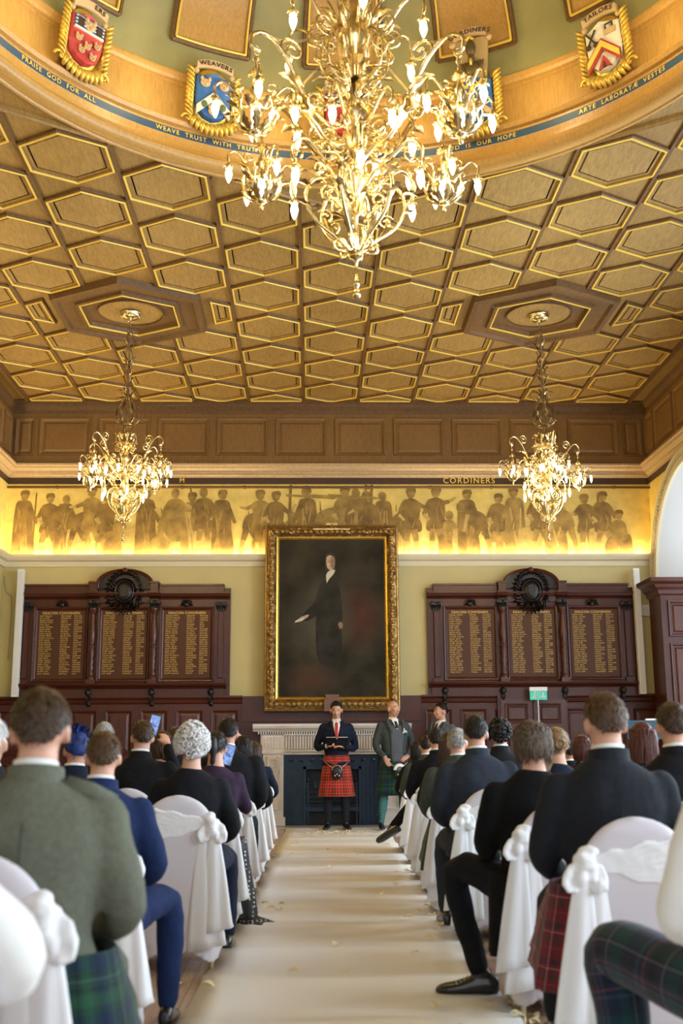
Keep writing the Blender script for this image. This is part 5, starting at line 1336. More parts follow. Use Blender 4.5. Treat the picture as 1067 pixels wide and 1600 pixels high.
def seated_body(kind, yaw=0, pitch=0, arms=None, legs=None, bare=False, vox=.0115, offs=(0, 0)):
    A = arms or ARM0; Lg = legs or LEG0; key = ('body', kind, yaw, pitch, str(arms), str(legs), vox, offs)
    if key in _cache: return _cache[key]
    w = .88 if kind == 'woman' else 1.0; b = MB()
    H = Hm((offs[0], .012 + offs[1], 1.225), yaw, pitch); head_geo(b, H, (offs[0] * .4, -.02, 1.08))
    b.loft([[(x * .86, y * .84, z) for x, y, z in r_] for r_ in torso_rings(w=w)])
    for s, k_ in ((-1, 'l'), (1, 'r')):
        p = [V3(q) for q in A[k_]]; p[0].x *= w; b.chain(p, [.046 * w, .038 * w, .026 * w], 12); d = (p[2] - p[1]); hand(b, p[2], d + V3((0, 0, -.05)), (0, 0, 1), -s, .55, .95)
        p = [V3(q) for q in Lg[k_]]; b.chain(p, [.078, .052, .036], 14); b.ell(tuple(p[2] + V3((0, .04, -.05))), (.035, .09, .03), n=12, m=8)
    me = fuse(b, 'body', SKIN, vox, 3, .5); _cache[key] = me; return me
def jacket_mesh(kind, arms=None, vox=.014, hem=.47, bulk=1.0):
    key = ('jk', kind, str(arms), vox, bulk)
    if key in _cache: return _cache[key]
    A = arms or ARM0; w = (.88 if kind == 'woman' else 1.0) * bulk; b = MB()
    b.loft(torso_rings(1.04, w, hem)); b.ell((0, .0, .53), (.215 * w, .19, .09), n=20, m=10)
    for s, k_ in ((-1, 'l'), (1, 'r')):
        p = [V3(q) for q in A[k_]]; p[0].x *= w; e = p[1].lerp(p[2], .90); b.chain([p[0], p[1], e], [.066 * w, .054 * w, .042 * w], 14)
        b.ell((s * .16 * w, -.014, 1.0), (.062, .07, .042), n=12, m=8)
    me = fuse(b, 'jacket', NAVY, vox, 5, .6, .010, 8); _cache[key] = me; return me
def legs_mesh(legs=None, r=(.098, .072, .052), vox=.015):
    key = ('lg', str(legs), r)
    if key in _cache: return _cache[key]
    Lg = legs or LEG0; b = MB(); b.ell((0, .0, .53), (.19, .15, .09), n=18, m=10)
    for k_ in 'lr': p = [V3(q) for q in Lg[k_]]; b.chain([p[0], p[1], p[1].lerp(p[2], .95)], r, 14)
    me = fuse(b, 'trousers', BLACKW, vox, 4, .5, .006, 12); _cache[key] = me; return me
def skirt_mesh(lap=.46, hem=.34):
    key = ('sk', lap, hem)
    if key in _cache: return _cache[key]
    b = MB(); b.ell((0, .0, .54), (.205, .17, .10), n=18, m=10)
    b.loft([[(.19 * math.cos(a), y, .535 + .09 * math.sin(a)) for a in [2 * PI * i / 20 for i in range(20)]] for y in (0, .2, .38, lap)])
    b.loft([[(.185 * math.cos(a) * (1 + .05 * math.cos(5 * a)), lap - .03 + .09 * math.sin(a), z) for a in [2 * PI * i / 20 for i in range(20)]] for z in (hem, .45, .56)])
    me = fuse(b, 'skirt', BLACKW, .015, 4, .5, .006, 14); _cache[key] = me; return me
def shoe_geo(b, ankle, d=(0, 1, 0), up=(0, 0, 1), s=1.0):
    a = V3(ankle); d = V3(d).normalized(); u = V3(up); u = (u - d * u.dot(d)).normalized(); q = d.cross(u)
    M = Matrix((q, d, u)).transposed()
    rings_ = []
    for (p_, w_, h_, zb) in ((-.082, .012, .045, -.07), (-.074, .030, .075, -.084), (-.045, .037, .095, -.086), (-.005, .038, .092, -.086), (.035, .040, .080, -.086), (.075, .043, .064, -.087), (.115, .045, .052, -.087), (.150, .043, .046, -.087), (.178, .036, .038, -.086), (.195, .022, .028, -.082), (.202, .008, .012, -.074)):
        ring = []
        for k in range(18):
            t = 2 * PI * k / 18; c_, s_ = math.cos(t), math.sin(t); hh = (h_ - .085 - zb) / 2; zc = (h_ - .085 + zb) / 2
            ww = w_ * (1.0 if s_ < 0 else 1 - .25 * s_); ring.append(tuple(a + d * p_ * s + q * (ww * math.copysign(abs(c_) ** .7, c_)) * s + u * (zc + hh * math.copysign(abs(s_) ** .8, s_)) * s))
        rings_.append(ring)
    b.loft(rings_); b.ell(tuple(a + u * .0), (.036 * s, .044 * s, .045 * s), M, n=12, m=8)
def shoes_mesh(legs=None, dirs=None, s=1.0):
    key = ('sh', str(legs), str(dirs))
    if key in _cache: return _cache[key]
    out = []
    for i, k_ in enumerate('lr'):
        b = MB(); dd, uu = (dirs or {}).get(k_, ((0, 1, 0), (0, 0, 1))); shoe_geo(b, (legs or LEG0)[k_][2], dd, uu, s * (1.14 if dirs and k_ in dirs else 1)); out.append(fuse(b, 'shoe', SHOEB, .008, 2, .4))
    _cache[key] = out; return out
def collar_mesh(r=.066, z0=1.085, z1=1.125, t=.006, tilt=.0):
    b = MB(); R_ = []
    for rr, z in ((r + .012, z0), (r + .004, z1), (r - .004, z1), (r + .002, z0)):
        R_.append([(rr * math.cos(a), -.018 + rr * math.sin(a) * .95, z + .012 * math.sin(-a) * (1 if z == z1 else .4)) for a in [2 * PI * i / 28 for i in range(28)]])
    b.loft(R_, cap=False); return b.mesh('collar', SHIRT, True)
SHC = collar_mesh(.056, 1.09, 1.143); JC = collar_mesh(.072, 1.05, 1.128, .01)
def put(name, me, parent, mat=None, sub=None):
    o = link(name, me, sub or parent)
    if mat is not None:
        if me.users > 1 or True:
            o.material_slots[0].link = 'OBJECT'; o.material_slots[0].material = mat
    return o
def kilt_lap(mat, T, scale=1, hem=.30, side=0):
    """kilt on a seated wearer: over the lap, pleats hanging at the sides"""
    b = MB(); n = 56; rows = []
    for j in range(13):
        t = j / 12; row = []
        for i in range(n):
            a = 2 * PI * i / n; pl = .008 * math.sin(a * 22) * (1 if math.sin(a) < .6 else 0) * (.3 + t)
            rx = .225 + .075 * t; y = (.20 + .27 * t) * math.sin(a) if math.sin(a) > 0 else (.165 + .02 * t) * math.sin(a)
            z = .66 - .36 * t if math.sin(a) <= 0 else .66 - (.36 - .26 * math.sin(a) ** .6 * (1 if t < .75 else .7)) * t
            row.append(((rx + pl) * math.cos(a), y + pl * math.sin(a), z))
        rows.append(row)
    b.loft(rows, cap=False, uvscale=(1.7, .45)); o = b.build('kilt', mat, T, True); s_ = o.modifiers.new('s', 'SOLIDIFY'); s_.thickness = .006; return o

# ---------------- chairs in white covers
SPAN = P('white_stretch_cover', (.64, .60, .645), .55, sheen=.2, noise_amt=.03, nscale=3); SASH = P('white_organza', (.82, .82, .84), .5, sheen=.3)
def rrect(w, d, n=28, y0=0, p=4):
    out = []
    for i in range(n):
        a = 2 * PI * i / n; c, s = math.cos(a), math.sin(a); k = (abs(c) ** p + abs(s) ** p) ** (-1 / p); out.append((w * k * c, y0 + d * k * s))
    return out
b = MB(); R_ = []
for z, w, d, y0 in ((.0, .235, .25, .0), (.06, .230, .245, .0), (.25, .222, .235, .0), (.42, .215, .225, .005), (.47, .205, .215, .01)):
    ring = []
    for (x, y) in rrect(w, d, 40, y0):
        zz = z
        if z == 0: zz = .012 + .10 * max(0, 1 - (abs(x) / .19) ** 2.5) * (abs(y) > .2) + .10 * max(0, 1 - (abs(y) / .2) ** 2.5) * (abs(x) > .2) * .9
        if z == .06: zz = .06 + .085 * (max(0, 1 - (abs(x) / .19) ** 2.5) * (abs(y) > .2) + max(0, 1 - (abs(y) / .2) ** 2.5) * (abs(x) > .2))
        ring.append((x, y, zz))
    R_.append(ring)
b.loft(R_); R_ = []
for k in range(31):
    t = math.sin(k / 30 * PI / 2); z = .13 + .785 * t; zz = max(0, (z - .71) / .205); w = .222 - .019 * t if zz <= 0 else (.203) * math.sqrt(max(.0004, 1 - zz ** 2.1)); d = .030 if zz < .85 else .022
    R_.append([(x, y, z) for x, y in rrect(w, d, 40, -.212 - .043 * t, 3)])
b.loft(R_); CHM = fuse(b, 'cover', SPAN, .011, 5, .5)
def sash_meshes(sd, seed):
    r = random.Random(seed); out = {}
    b = MB()                                      # band gathered round the back, pulled to the knot
    kx, kz = sd * .175, .765
    for k in range(8):
        z0 = .84 - k * .024; pts = []; q_ = max(0, (z0 - .71) / .205); wa = .208 * math.sqrt(1 - q_ ** 2.3)
        for i in range(15):
            t = i / 14; x = -sd * wa + (kx + sd * wa) * t; z = z0 + (kz - z0) * t ** 1.3 * .85 + .006 * math.sin(i * 1.3 + k)
            pts.append((x, -.205 - .05 * (z - .40) / .515 - .031 - .006 * math.sin(PI * t), z))
        b.tube(pts, [.0135 - .004 * (i / 14) for i in range(15)], 8, flat=.6)
    out['sash_band'] = fuse(b, 'sash_band', SASH, .006, 2, .5, .002, 30)
    b = MB(); kn = V3((kx + sd * .012, -.262, kz))
    b.ell(tuple(kn + V3((0, 0, -.01))), (.042, .034, .050), n=12, m=8); b.ell(tuple(kn + V3((-sd * .02, 0, .035))), (.040, .03, .022), n=12, m=8)
    for (ux, uz, L, wd) in ((sd * .60, -.70, .095, .024), (-sd * .55, -.75, .085, .020), (sd * .15, .9, .03, .018)):
        u = V3((ux, -.15, uz)).normalized(); n2 = V3((-uz, 0, ux)).normalized()
        pth = smooth_path([kn, kn + u * L * .5 + n2 * wd, kn + u * L - n2 * .002 + V3((0, -.01, -.008)), kn + u * L * .55 - n2 * wd + V3((0, -.005, -.012)), kn], 5)
        b.tube(pth, [.013 + .017 * math.sin(PI * i / (len(pth) - 1)) for i in range(len(pth))], 8, flat=.55)
    for k in range(4): b.tube([tuple(kn + V3((.034 * math.cos(a), -.004 + .036 * math.sin(a), -.018 + k * .012))) for a in [i * PI / 6 for i in range(13)]], .007, 6)
    for (dx, dz, L, w) in ((sd * .25, -.85, .085, .042), (-sd * .2, -.8, .07, .036)):
        d = V3((dx, -.25, dz)).normalized(); q = kn + d * L * .55; b.ell(tuple(q), (w * .8, .030, L * .62), V3((0, 0, 1)).rotation_difference(d).to_matrix(), n=12, m=8)
    out['bow'] = fuse(b, 'bow', SASH, .005, 3, .5, .009, 30)
    for j in range(2):
        b = MB(); n = 22; rows = []
        zb = (.13, .22)[j]; x0 = kn.x + sd * (-.06, -.005)[j]
        for i in range(13):
            t = i / 12; z = kz - .01 - (kz - zb) * t; w = (.018 + .085 * t ** .7) * (1, .85)[j]; row = []
            for k in range(n):
                a = 2 * PI * k / n; ru = .014 * math.sin(a * 5 + seed + t * 2 + j) * t; row.append((x0 + sd * (.015 + .03 * t) + (w + ru * .5) * math.cos(a), -.262 + .02 * t + (.017 + .010 * t + ru * .7) * math.sin(a) - .014 * j + ru * .5 * math.cos(a * 3), z + (.02 * math.cos(a) if i == 12 else 0)))
            rows.append(row)
        b.loft(rows); out['sash_tail%d' % j] = b.mesh('sash_tail', SASH, True)
    return out
SM = {(sd, v): sash_meshes(sd, v + 2) for sd in (-1, 1) for v in (0, 1)}
LG = MB(); LG.tube([(.18, .17, .45), (.19, .185, 0)], .012, 8)
LGM = LG.mesh('chair_leg', P('chair_metal', (.5, .42, .25), .35, .8))
def chair(x, y, sd, label, var=0, rz=0, sash=True):
    T = thing('banquet_chair', label, 'chair', (x, y, 0), rz, 'white covered banquet chairs with sashes')
    link('cover', CHM, T)
    for sx in (-1, 1):
        for sy in (-1, 1): lo = link('leg', LGM, T); lo.scale = (sx, sy, 1)
    if sash:
        for k, me in SM[(sd, var)].items(): link(k.rstrip('01'), me, T)
    return T

# ---------------- seated guests
def guest(x, y, ztop, kind, jmat, hmat, style, label, yaw=0, pitch=-4, rz=0, skin=None, near=1, seed=1, legs=None, arms=None, lmat=None, shirt=True, dirs=None, bulk=1.0, name='seated_guest', skirt=None, vox=.0115, hs=1.0, offs=(0, 0), trous=True):
    k = ztop / 1.335
    T = thing('person', label, 'person', (x, y, 0), rz); T.scale = (k, k, k)
    if kind == 'woman': pass
    bo = put('body', seated_body(kind, yaw, pitch, arms, legs, vox=vox, offs=offs), T, skin or SKIN)
    jk = put('dress_bodice' if skirt else 'jacket', jacket_mesh(kind, arms, bulk=bulk), T, jmat)
    if shirt: put('shirt_collar', SHC, T, None); put('jacket_collar', JC, T, jmat)
    if style != 'bald':
        h = put('hair' if style != 'hat' else 'hat', hair(style, seed, near), T, hmat); h.matrix_local = Hm((offs[0], .012 + offs[1], 1.225), yaw, pitch) @ Matrix.Scale(hs, 4)
    if skirt: put('skirt', skirt_mesh(), T, skirt)
    elif trous: put('trousers', legs_mesh(legs), T, lmat or jmat)
    for me in shoes_mesh(legs, dirs): put('shoe', me, T, SHOEB)
    return T
# ---------------- standing figures
def standing(x, y, rz, h, label, jmat, hmat, style, kmat, hose, arms, yaw, pitch, tie, vest=None, skin=SKIN2, lean=0, legs=None, curl=.6, seed=3, smile=False):
    k = h / 1.80; T = thing('person', label, 'person', (x, y, .018 if y > 17.3 else .012), rz); T.scale = (k, k, k)
    Lg = legs or dict(l=[(-.10, 0, .90), (-.12, .02, .49), (-.13, -.02, .09)], r=[(.10, 0, .90), (.12, .02, .49), (.13, -.02, .09)])
    b = MB(); H = Hm((0, .02, 1.682), yaw, pitch) @ Matrix.Scale(1.13, 4); head_geo(b, H, (0, -.02, 1.53))
    def rings_(s, rows): return [[(rx * s * math.cos(2 * PI * i / 26), yo + ry * s * math.sin(2 * PI * i / 26), z) for i in range(26)] for z, rx, ry, yo in rows]
    TR = [(.86, .165, .12, 0), (.95, .172, .125, 0), (1.06, .150, .115, .005), (1.18, .168, .125, .01), (1.32, .192, .13, .005), (1.42, .195, .118, 0), (1.475, .165, .095, -.01), (1.505, .105, .075, -.015), (1.54, .062, .06, -.018)]
    b.loft(rings_(.9, TR))
    for s, q in ((-1, 'l'), (1, 'r')):
        p = [V3(v) for v in arms[q][:3]]; b.chain(p, [.046, .037, .025], 12); hd, hu = arms[q][3]; hand(b, p[2], hd, hu, -s, curl, .92)
        p = [V3(v) for v in Lg[q]]; b.chain([p[0], p[0].lerp(p[1], .5), p[1], p[1].lerp(p[2], .35), p[2]], [.085, .068, .050, .054, .034], 14)
    o = link('body', fuse(b, 'body', skin, .0075, 2, .45), T)
    # jacket, open in front over shirt and waistcoat
    b = MB(); rows = [(.90, .215, .155, .0)] + [(z, rx * 1.10, ry * 1.12, yo) for z, rx, ry, yo in TR[1:7]] + [(1.50, .118, .088, -.015), (1.53, .08, .074, -.018)]
    b.loft(rings_(1.04, rows))
    for s, q in ((-1, 'l'), (1, 'r')):
        p = [V3(v) for v in arms[q][:3]]; b.chain([p[0], p[1], p[1].lerp(p[2], .88)], [.066, .054, .042], 14); b.ell((s * .165, -.008, 1.45), (.06, .068, .045), n=12, m=8)
    link('jacket', fuse(b, 'jacket', jmat, .011, 4, .5, .006, 12), T)
    def front(x0, x1, z0, z1, mat, nm, off, taper=0, parent=T, n=8):
        b = MB(); vs = []; fs = []
        def fy(xx, zz):
            for (za, rxa, rya, ya), (zb, rxb, ryb, yb) in zip(rows, rows[1:]):
                if za <= zz <= zb or (zz > rows[-1][0] and zb == rows[-1][0]):
                    t = min(1, max(0, (zz - za) / (zb - za))); rx = (rxa + (rxb - rxa) * t) * 1.04; ry = (rya + (ryb - rya) * t) * 1.04; yo = ya + (yb - ya) * t
                    return yo + ry * math.sqrt(max(0.02, 1 - (xx / rx) ** 2))
            return .14
        for j in range(13):
            t = j / 12; z = z0 + (z1 - z0) * t
            for i in range(n + 1):
                u = i / n; a = x0 * (1 - taper * (1 - t)); c = x1 * (1 - taper * (1 - t)); xx = a + (c - a) * u; vs.append((xx, fy(xx, z) + off, z))
        for j in range(12):
            for i in range(n): q = j * (n + 1) + i; fs.append((q, q + n + 1, q + n + 2, q + 1))
        b.add(vs, fs); ob = b.build(nm, mat, parent, True); s_ = ob.modifiers.new('s', 'SOLIDIFY'); s_.thickness = .006; s_.offset = 1; return ob
    if vest: front(-.105, .105, .93, 1.44, vest, 'waistcoat', .006, .25); front(-.055, .055, 1.39, 1.535, SHIRT, 'shirt_front', .012, .75)
    else: front(-.065, .065, 1.27, 1.535, SHIRT, 'shirt_front', .006, .85)
    front(-.017, .017, 1.29 if not vest else 1.40, 1.50, tie, 'tie', .018, -.5, n=2)
    b = MB(); b.ell((0, .062, 1.515), (.022, .018, .02), n=10, m=7); b.build('tie_knot', tie, T, True)
    for s in (-1, 1):
        b = MB(); R_ = []
        for t in [i / 10 for i in range(11)]:
            z = 1.525 - .40 * t * (1 if not vest else .6); xa = s * (.055 * (1 - t * .6) + (.04 if vest else 0)); w = .055 * math.sin(PI * min(1, .25 + t * .75)) ; w = max(w, .004)
            yy = .082 + .07 * min(1, t * 1.8) + .010
            R_.append([(xa, yy, z), (xa + s * w, yy - .012, z + .01), (xa + s * w, yy - .020, z + .01), (xa, yy - .010, z)])
        b.loft(R_); b.build('lapel', jmat, T, True)
    c = MB(); R_ = []
    for rr2, z in ((.066, 1.50), (.060, 1.565), (.055, 1.565), (.058, 1.51)): R_.append([(rr2 * math.cos(a), -.012 + rr2 * math.sin(a), z - .012 * max(0, math.sin(a))) for a in [2 * PI * i / 24 for i in range(24)]])
    c.loft(R_, cap=False); c.build('shirt_collar', SHIRT, T, True)
    for s, q in ((-1, 'l'), (1, 'r')):
        p1, p2 = V3(arms[q][1]), V3(arms[q][2]); b = MB(); b.tube([p1.lerp(p2, .86), p1.lerp(p2, .97)], [.036, .034], 14); b.build('shirt_cuff', SHIRT, T, True)
    # kilt
    b = MB(); n = 110; rows2 = []
    for j in range(9):
        t = j / 8; row = []
        for i in range(n):
            a = 2 * PI * i / n; fr2 = math.sin(a) > .75; pl = 0 if fr2 else .010 * abs(math.sin(a * 16)) * (.3 + t)
            rx = .178 + .075 * t ** 1.2 + pl; ry = .135 + .055 * t + pl; row.append((rx * math.cos(a), .0 + ry * math.sin(a), 1.04 - .575 * t))
        rows2.append(row)
    b.loft(rows2, cap=False, uvscale=(1.5, .575)); o = b.build('kilt', kmat, T, True); s_ = o.modifiers.new('s', 'SOLIDIFY'); s_.thickness = .006
    for q in 'lr':
        p = [V3(v) for v in Lg[q]]; b = MB(); kn = p[1].lerp(p[2], .12); b.tube(smooth_path([kn, p[1].lerp(p[2], .35), p[1].lerp(p[2], .7), p[2]], 3), [.056, .058, .061, .062, .060, .055, .049, .044, .041, .040], 16); b.tube([kn + V3((0, 0, .012)), kn - V3((0, 0, .035))], [.061, .060], 16)
        b.build('hose', hose, T, True)
        b = MB(); shoe_geo(b, p[2], (.25 if q == 'r' else -.25, 1, 0)); sh = link('shoe', fuse(b, 'shoe', SHOEB, .007, 2, .4), T)
        b = MB()
        for z in (.14, .18, .22): b.tube([(p[2].x + .046 * math.cos(a), p[2].y + .046 * math.sin(a), z + .01 * math.sin(a)) for a in [i * PI / 6 for i in range(13)]], .004, 5)
        b.build('brogue_laces', SHOEB, T, True)
    if style != 'bald':
        hh = put('hair', hair(style, seed, 1), T, hmat); hh.matrix_local = H
    # face details
    for s in (-1, 1):
        e = MB(); e.T = H; e.ell((s * .030, .084, .008), (.012, .007, .006), n=10, m=7); eo = e.build('eye', P('eye_white', (.75, .72, .68), .3), T, True)
        e = MB(); e.T = H; e.ell((s * .030, .0905, .008), (.0052, .003, .0052), n=8, m=6); e.build('iris', P('dark_iris', (.03, .018, .01), .2), eo, True)
        e = MB(); e.T = H; e.tube([(s * .015, .094, .028), (s * .032, .094, .034), (s * .046, .083, .028)], [.003, .0042, .002], 6); e.build('eyebrow', hmat, T, True)
    e = MB(); e.T = H; w = .026 if smile else .020; e.tube(smooth_path([(-w, .088, -.058 if smile else -.064), (0, .0985, -.066), (w, .088, -.058 if smile else -.064)], 4), [.002] + [.0048] * 7 + [.002], 8); mo_ = e.build('mouth', P('lips', (.42, .14, .11), .5), T, True)
    if smile: e = MB(); e.T = H; e.ell((0, .0985, -.0625), (.017, .004, .0035), n=10, m=6); e.build('teeth', SHIRT, mo_, True)
    return T, H
SPB = P('sporran_leather', (.010, .009, .009), .35)
def sporran(T, z, top, s=1.0):
    o = MB(); o.ell((0, .215, z), (.085 * s, .03, .10 * s), n=20, m=12); sp_ = o.build('sporran', SPB, T, True)
    o = MB()
    if top: o.lathe([(.03, -.012), (.088 * s, -.012), (.09 * s, .02), (.05, .026)], (0, .225, z + .02), 20, 'y', 0, PI); o.build('white_cantle', WHITEPL, sp_, True)
    else: o.tube([(.07 * math.cos(a), .243, z + .03 + .07 * math.sin(a)) for a in [i * PI / 12 for i in range(13)]], .006, 6); o.build('cantle_rim', P('pewter', (.5, .5, .5), .3, .9), sp_, True)
    for dx, dz in ((-.03, -.03), (.03, -.03), (0, -.01)):
        o = MB(); o.tube([(dx, .250, z + dz + .03), (dx, .252, z + dz - .005)], .003, 6); o.tube([(dx, .252, z + dz - .005), (dx, .252, z + dz - .055)], [.009, .013], 8); o.build('tassel', SPB if dx else SPB, sp_, True)
        o = MB(); o.lathe([(.006, 0), (.013, -.012), (.014, -.022), (.009, -.026)], (dx, .252, z + dz), 8); o.build('tassel_cap', P('pewter', (.5, .5, .5), .3, .9), sp_, True)
    o = MB()
    for s2 in (-1, 1): o.tube(smooth_path([(s2 * .07, .20, z + .07), (s2 * .14, .16, z + .12), (s2 * .19, .06, z + .16)], 4), .006, 6)
    o.build('sporran_chain', P('pewter', (.5, .5, .5), .3, .9), sp_, True)
def buttonhole(T, x, y, z):
    r = random.Random(2); o = MB()
    for k in range(9): a = k * .7; o.ell((x + .016 * math.cos(a) * (k % 3), y + .012, z + .016 * math.sin(a) * (k % 3)), (.013, .010, .013), n=8, m=6)
    f = o.build('buttonhole_flower', SHIRT, T, True); o = MB()
    for k in range(5): leaf(o, (x, y, z), (math.cos(k * 1.3), .2, math.sin(k * 1.3) - .6), .06, .014, .3, n=4)
    o.build('buttonhole_leaves', P('sage_leaf', (.12, .22, .10), .6), f, True)
TIE_R = P('red_tie', (.50, .02, .02), .5); TIE_B = P('black_tie', (.015, .015, .018), .5)
HOSEB = cloth('black_hose', (.012, .014, .018)); HOSET = cloth('lovat_hose', (.06, .20, .19))
T, _ = standing(.39, 16.98, PI, 1.84, 'man in black jacket and red tartan kilt reading from an open folder', NAVY, H_DARK, 'short', TK['red'], HOSEB,
    dict(l=[(-.185, 0, 1.435), (-.275, -.05, 1.155), (-.075, .255, 1.165), ((.75, .45, .1), (-.2, .3, 1))], r=[(.185, 0, 1.435), (.285, -.04, 1.165), (.13, .24, 1.17), ((-.7, .6, .0), (.2, -.4, -1))]), 0, -16, TIE_R)
sporran(T, .80, False)
F = thing('open_folder', 'black open folder of white pages held by the man in the red kilt', 'folder', (.39, 16.98 - .315, 1.245), PI)
for s in (-1, 1):
    b = MB(); b.T = Matrix.Translation((s * .075, 0, 0)) @ Matrix.Rotation(R(-s * 14), 4, 'Z') @ Matrix.Rotation(R(-38), 4, 'X'); b.box(-.078, .078, -.006, .006, -.10, .10); b.build('folder_cover', BLACKW, F)
    b = MB(); b.T = Matrix.Translation((s * .075, 0, 0)) @ Matrix.Rotation(R(-s * 14), 4, 'Z') @ Matrix.Rotation(R(-38), 4, 'X'); b.box(-.07, .07, -.013, -.006, -.09, .104); b.build('pages', SHIRT, F)
T, _ = standing(1.24, 17.02, PI + .28, 1.86, 'smiling bald man in teal tweed jacket, grey waistcoat and dark green kilt', TEAL, H_GREY, 'bald', TK['green'], HOSET,
    dict(l=[(-.185, 0, 1.435), (-.31, -.07, 1.19), (-.16, .13, 1.00), ((.75, .5, -.3), (-.3, .5, .8))], r=[(.185, 0, 1.435), (.27, .0, 1.17), (.20, .20, .98), ((-.3, .45, -.75), (.5, .7, .3))]), 22, 2, TIE_B, vest=GREYW, smile=True,
    legs=dict(l=[(-.10, 0, .90), (-.13, .0, .49), (-.16, -.06, .09)], r=[(.10, 0, .90), (.16, .03, .49), (.20, .0, .09)]))
sporran(T, .80, True); buttonhole(T, -.115, .135, 1.36)
T, _ = standing(1.99, 17.25, PI - .75, 1.82, 'dark haired man in grey jacket standing in profile beside the smiling bald man', GREYW, H_DARK, 'short', TK['green'], HOSET,
    dict(l=[(-.185, 0, 1.435), (-.25, .02, 1.16), (-.22, .14, .93), ((0, .3, -1), (-1, 0, 0))], r=[(.185, 0, 1.435), (.25, .02, 1.16), (.22, .14, .93), ((0, .3, -1), (1, 0, 0))]), -20, 0, TIE_B, vest=GREYW, seed=8)
buttonhole(T, -.115, .135, 1.36)

# ---------------- the rows of chairs and guests
edge = lambda y: .90 if y < 8 else .88 + (y - 8) * .028
A_ = 'white covered sashed chair '
RZ = rnd.uniform
# left block, aisle chairs
chair(-.82, 3.1, 1, A_ + 'under the man in sage tweed at lower left', 0)
chair(-.90, 4.75, 1, A_ + 'under the boy in the bright navy suit', 1)
chair(-.72, 6.58, 1, A_ + 'under the woman with white curly hair', 0)
chair(-.70, 7.75, 1, A_ + 'under the woman in the polka dot skirt', 1)
chair(-.68, 9.1, 1, A_ + 'under the broad man in black on the left aisle', 0)
chair(-.66, 10.3, 1, A_ + 'under the dark haired woman near the fireplace on the left', 1)
chair(-.66, 11.5, 1, A_ + 'on the left aisle, second from the fireplace', 0)
chair(-.66, 12.7, 1, A_ + 'on the left aisle, closest to the fireplace', 1)
for x, y, l in ((-1.33, 4.75, 'under the white haired man at the left edge'), (-1.24, 6.6, 'under the woman in the blue flowered hat'), (-1.20, 7.85, 'under the man in black by the raised phone'), (-1.66, 9.2, 'under the grey haired guest at left'), (-1.2, 9.15, 'under the brown haired woman at left'), (-2.0, 10.3, 'under the dark haired guest at far left'), (-1.2, 10.35, 'under the short haired man at left'), (-.90, 2.02, 'at the lower left corner under the white bloused guest')):
    chair(x, y, 1, A_ + l, 0, sash=y > 3)
chair(1.14, 4.3, -1, A_ + 'under the man in charcoal jacket and maroon kilt', 0)
chair(1.13, 5.45, -1, A_ + 'under the guest in black velvet with trainers', 1)
chair(1.13, 7.4, -1, A_ + 'under the dark haired man in slate suit', 0)
chair(1.10, 8.5, -1, A_ + 'under the guest in green tweed on the right aisle', 1)
chair(1.16, 9.6, -1, A_ + 'under the woman with long brown hair on the right aisle', 0)
chair(1.18, 10.7, -1, A_ + 'under the dark haired guest in black coat on the right aisle', 1)
chair(1.23, 12.1, -1, A_ + 'under the man with crossed legs near the fireplace', 0)
chair(1.28, 13.3, -1, A_ + 'on the right aisle, closest to the fireplace', 1)
for x, y, l in ((1.34, 2.85, 'at the right edge, under the guest in tartan trousers'), (1.72, 5.45, 'under the man at the right edge'), (1.30, 6.42, 'under the guest in emerald green'), (1.72, 7.4, 'under the dark blond guest'), (2.24, 7.4, 'under the auburn haired guest'), (1.72, 9.6, 'under the dark haired guest behind the slate suit'), (2.35, 9.6, 'under the auburn guest further back'), (2.5, 10.75, 'under the small dark haired guest')):
    chair(x, y, -1, A_ + l, 1)
G = guest
# left guests
legsL = dict(l=[(-.10, .02, .52), (-.12, .42, .54), (-.12, .45, .09)], r=[(.10, .02, .52), (.20, .42, .52), (.22, .44, .09)])
T = TS = G(-.735, 3.12, 1.312, 'man', SAGE, H_BROWN, 'short', 'broad man seen from behind in sage tweed jacket and green tartan kilt', 8, -3, 0, SKIN2, 2.6, 1, bulk=1.03, vox=.009, hs=1.02)
kilt_lap(TK['green'], T)
for s in (-1, 1):                        # epaulettes
    b = MB(); b.tube([(s * .085, -.02, 1.078), (s * .15, -.02, 1.062), (s * .215, -.015, 1.03)], [.030, .028, .026], 10, flat=1.0); ob = b.build('epaulette', SAGE, T, True); ob.scale = (1, 1, 1)
G(-1.33, 4.77, 1.29, 'man', CHAR, H_WHITE, 'short', 'white haired man in dark jacket cut off by the left edge', 0, -3, 0, SKIN2, 1.5, 2)
G(-.86, 4.78, 1.225, 'man', BLUES, H_LIGHT, 'short', 'boy with light brown hair in bright navy suit', 14, -4, -.05, SKIN2, 2, 3, legs=dict(l=LEG0['l'], r=[(.10, .02, .52), (.24, .40, .55), (.25, .42, .09)]), bulk=.98)
G(-1.34, 6.6, 1.26, 'woman', NAVY, H_BLUE, 'hat', 'woman in navy wearing a blue flowered hat', 20, -3, 0, SKIN, 1, 4)
G(-.68, 6.6, 1.275, 'woman', BLACKW, H_WHITE, 'curly', 'woman with white curly hair and black jacket', 10, -4, 0, SKIN2, 1, 5, shirt=False, bulk=1.08, lmat=NAVY, hs=1.12, legs=dict(l=LEG0['l'], r=[(.10, .02, .52), (.19, .40, .54), (.20, .43, .09)]))
G(-1.66, 9.25, 1.375, 'man', CHAR, H_GREY, 'short', 'grey haired guest behind the boy in navy', 0, -3, 0, SKIN2, 1, 6)
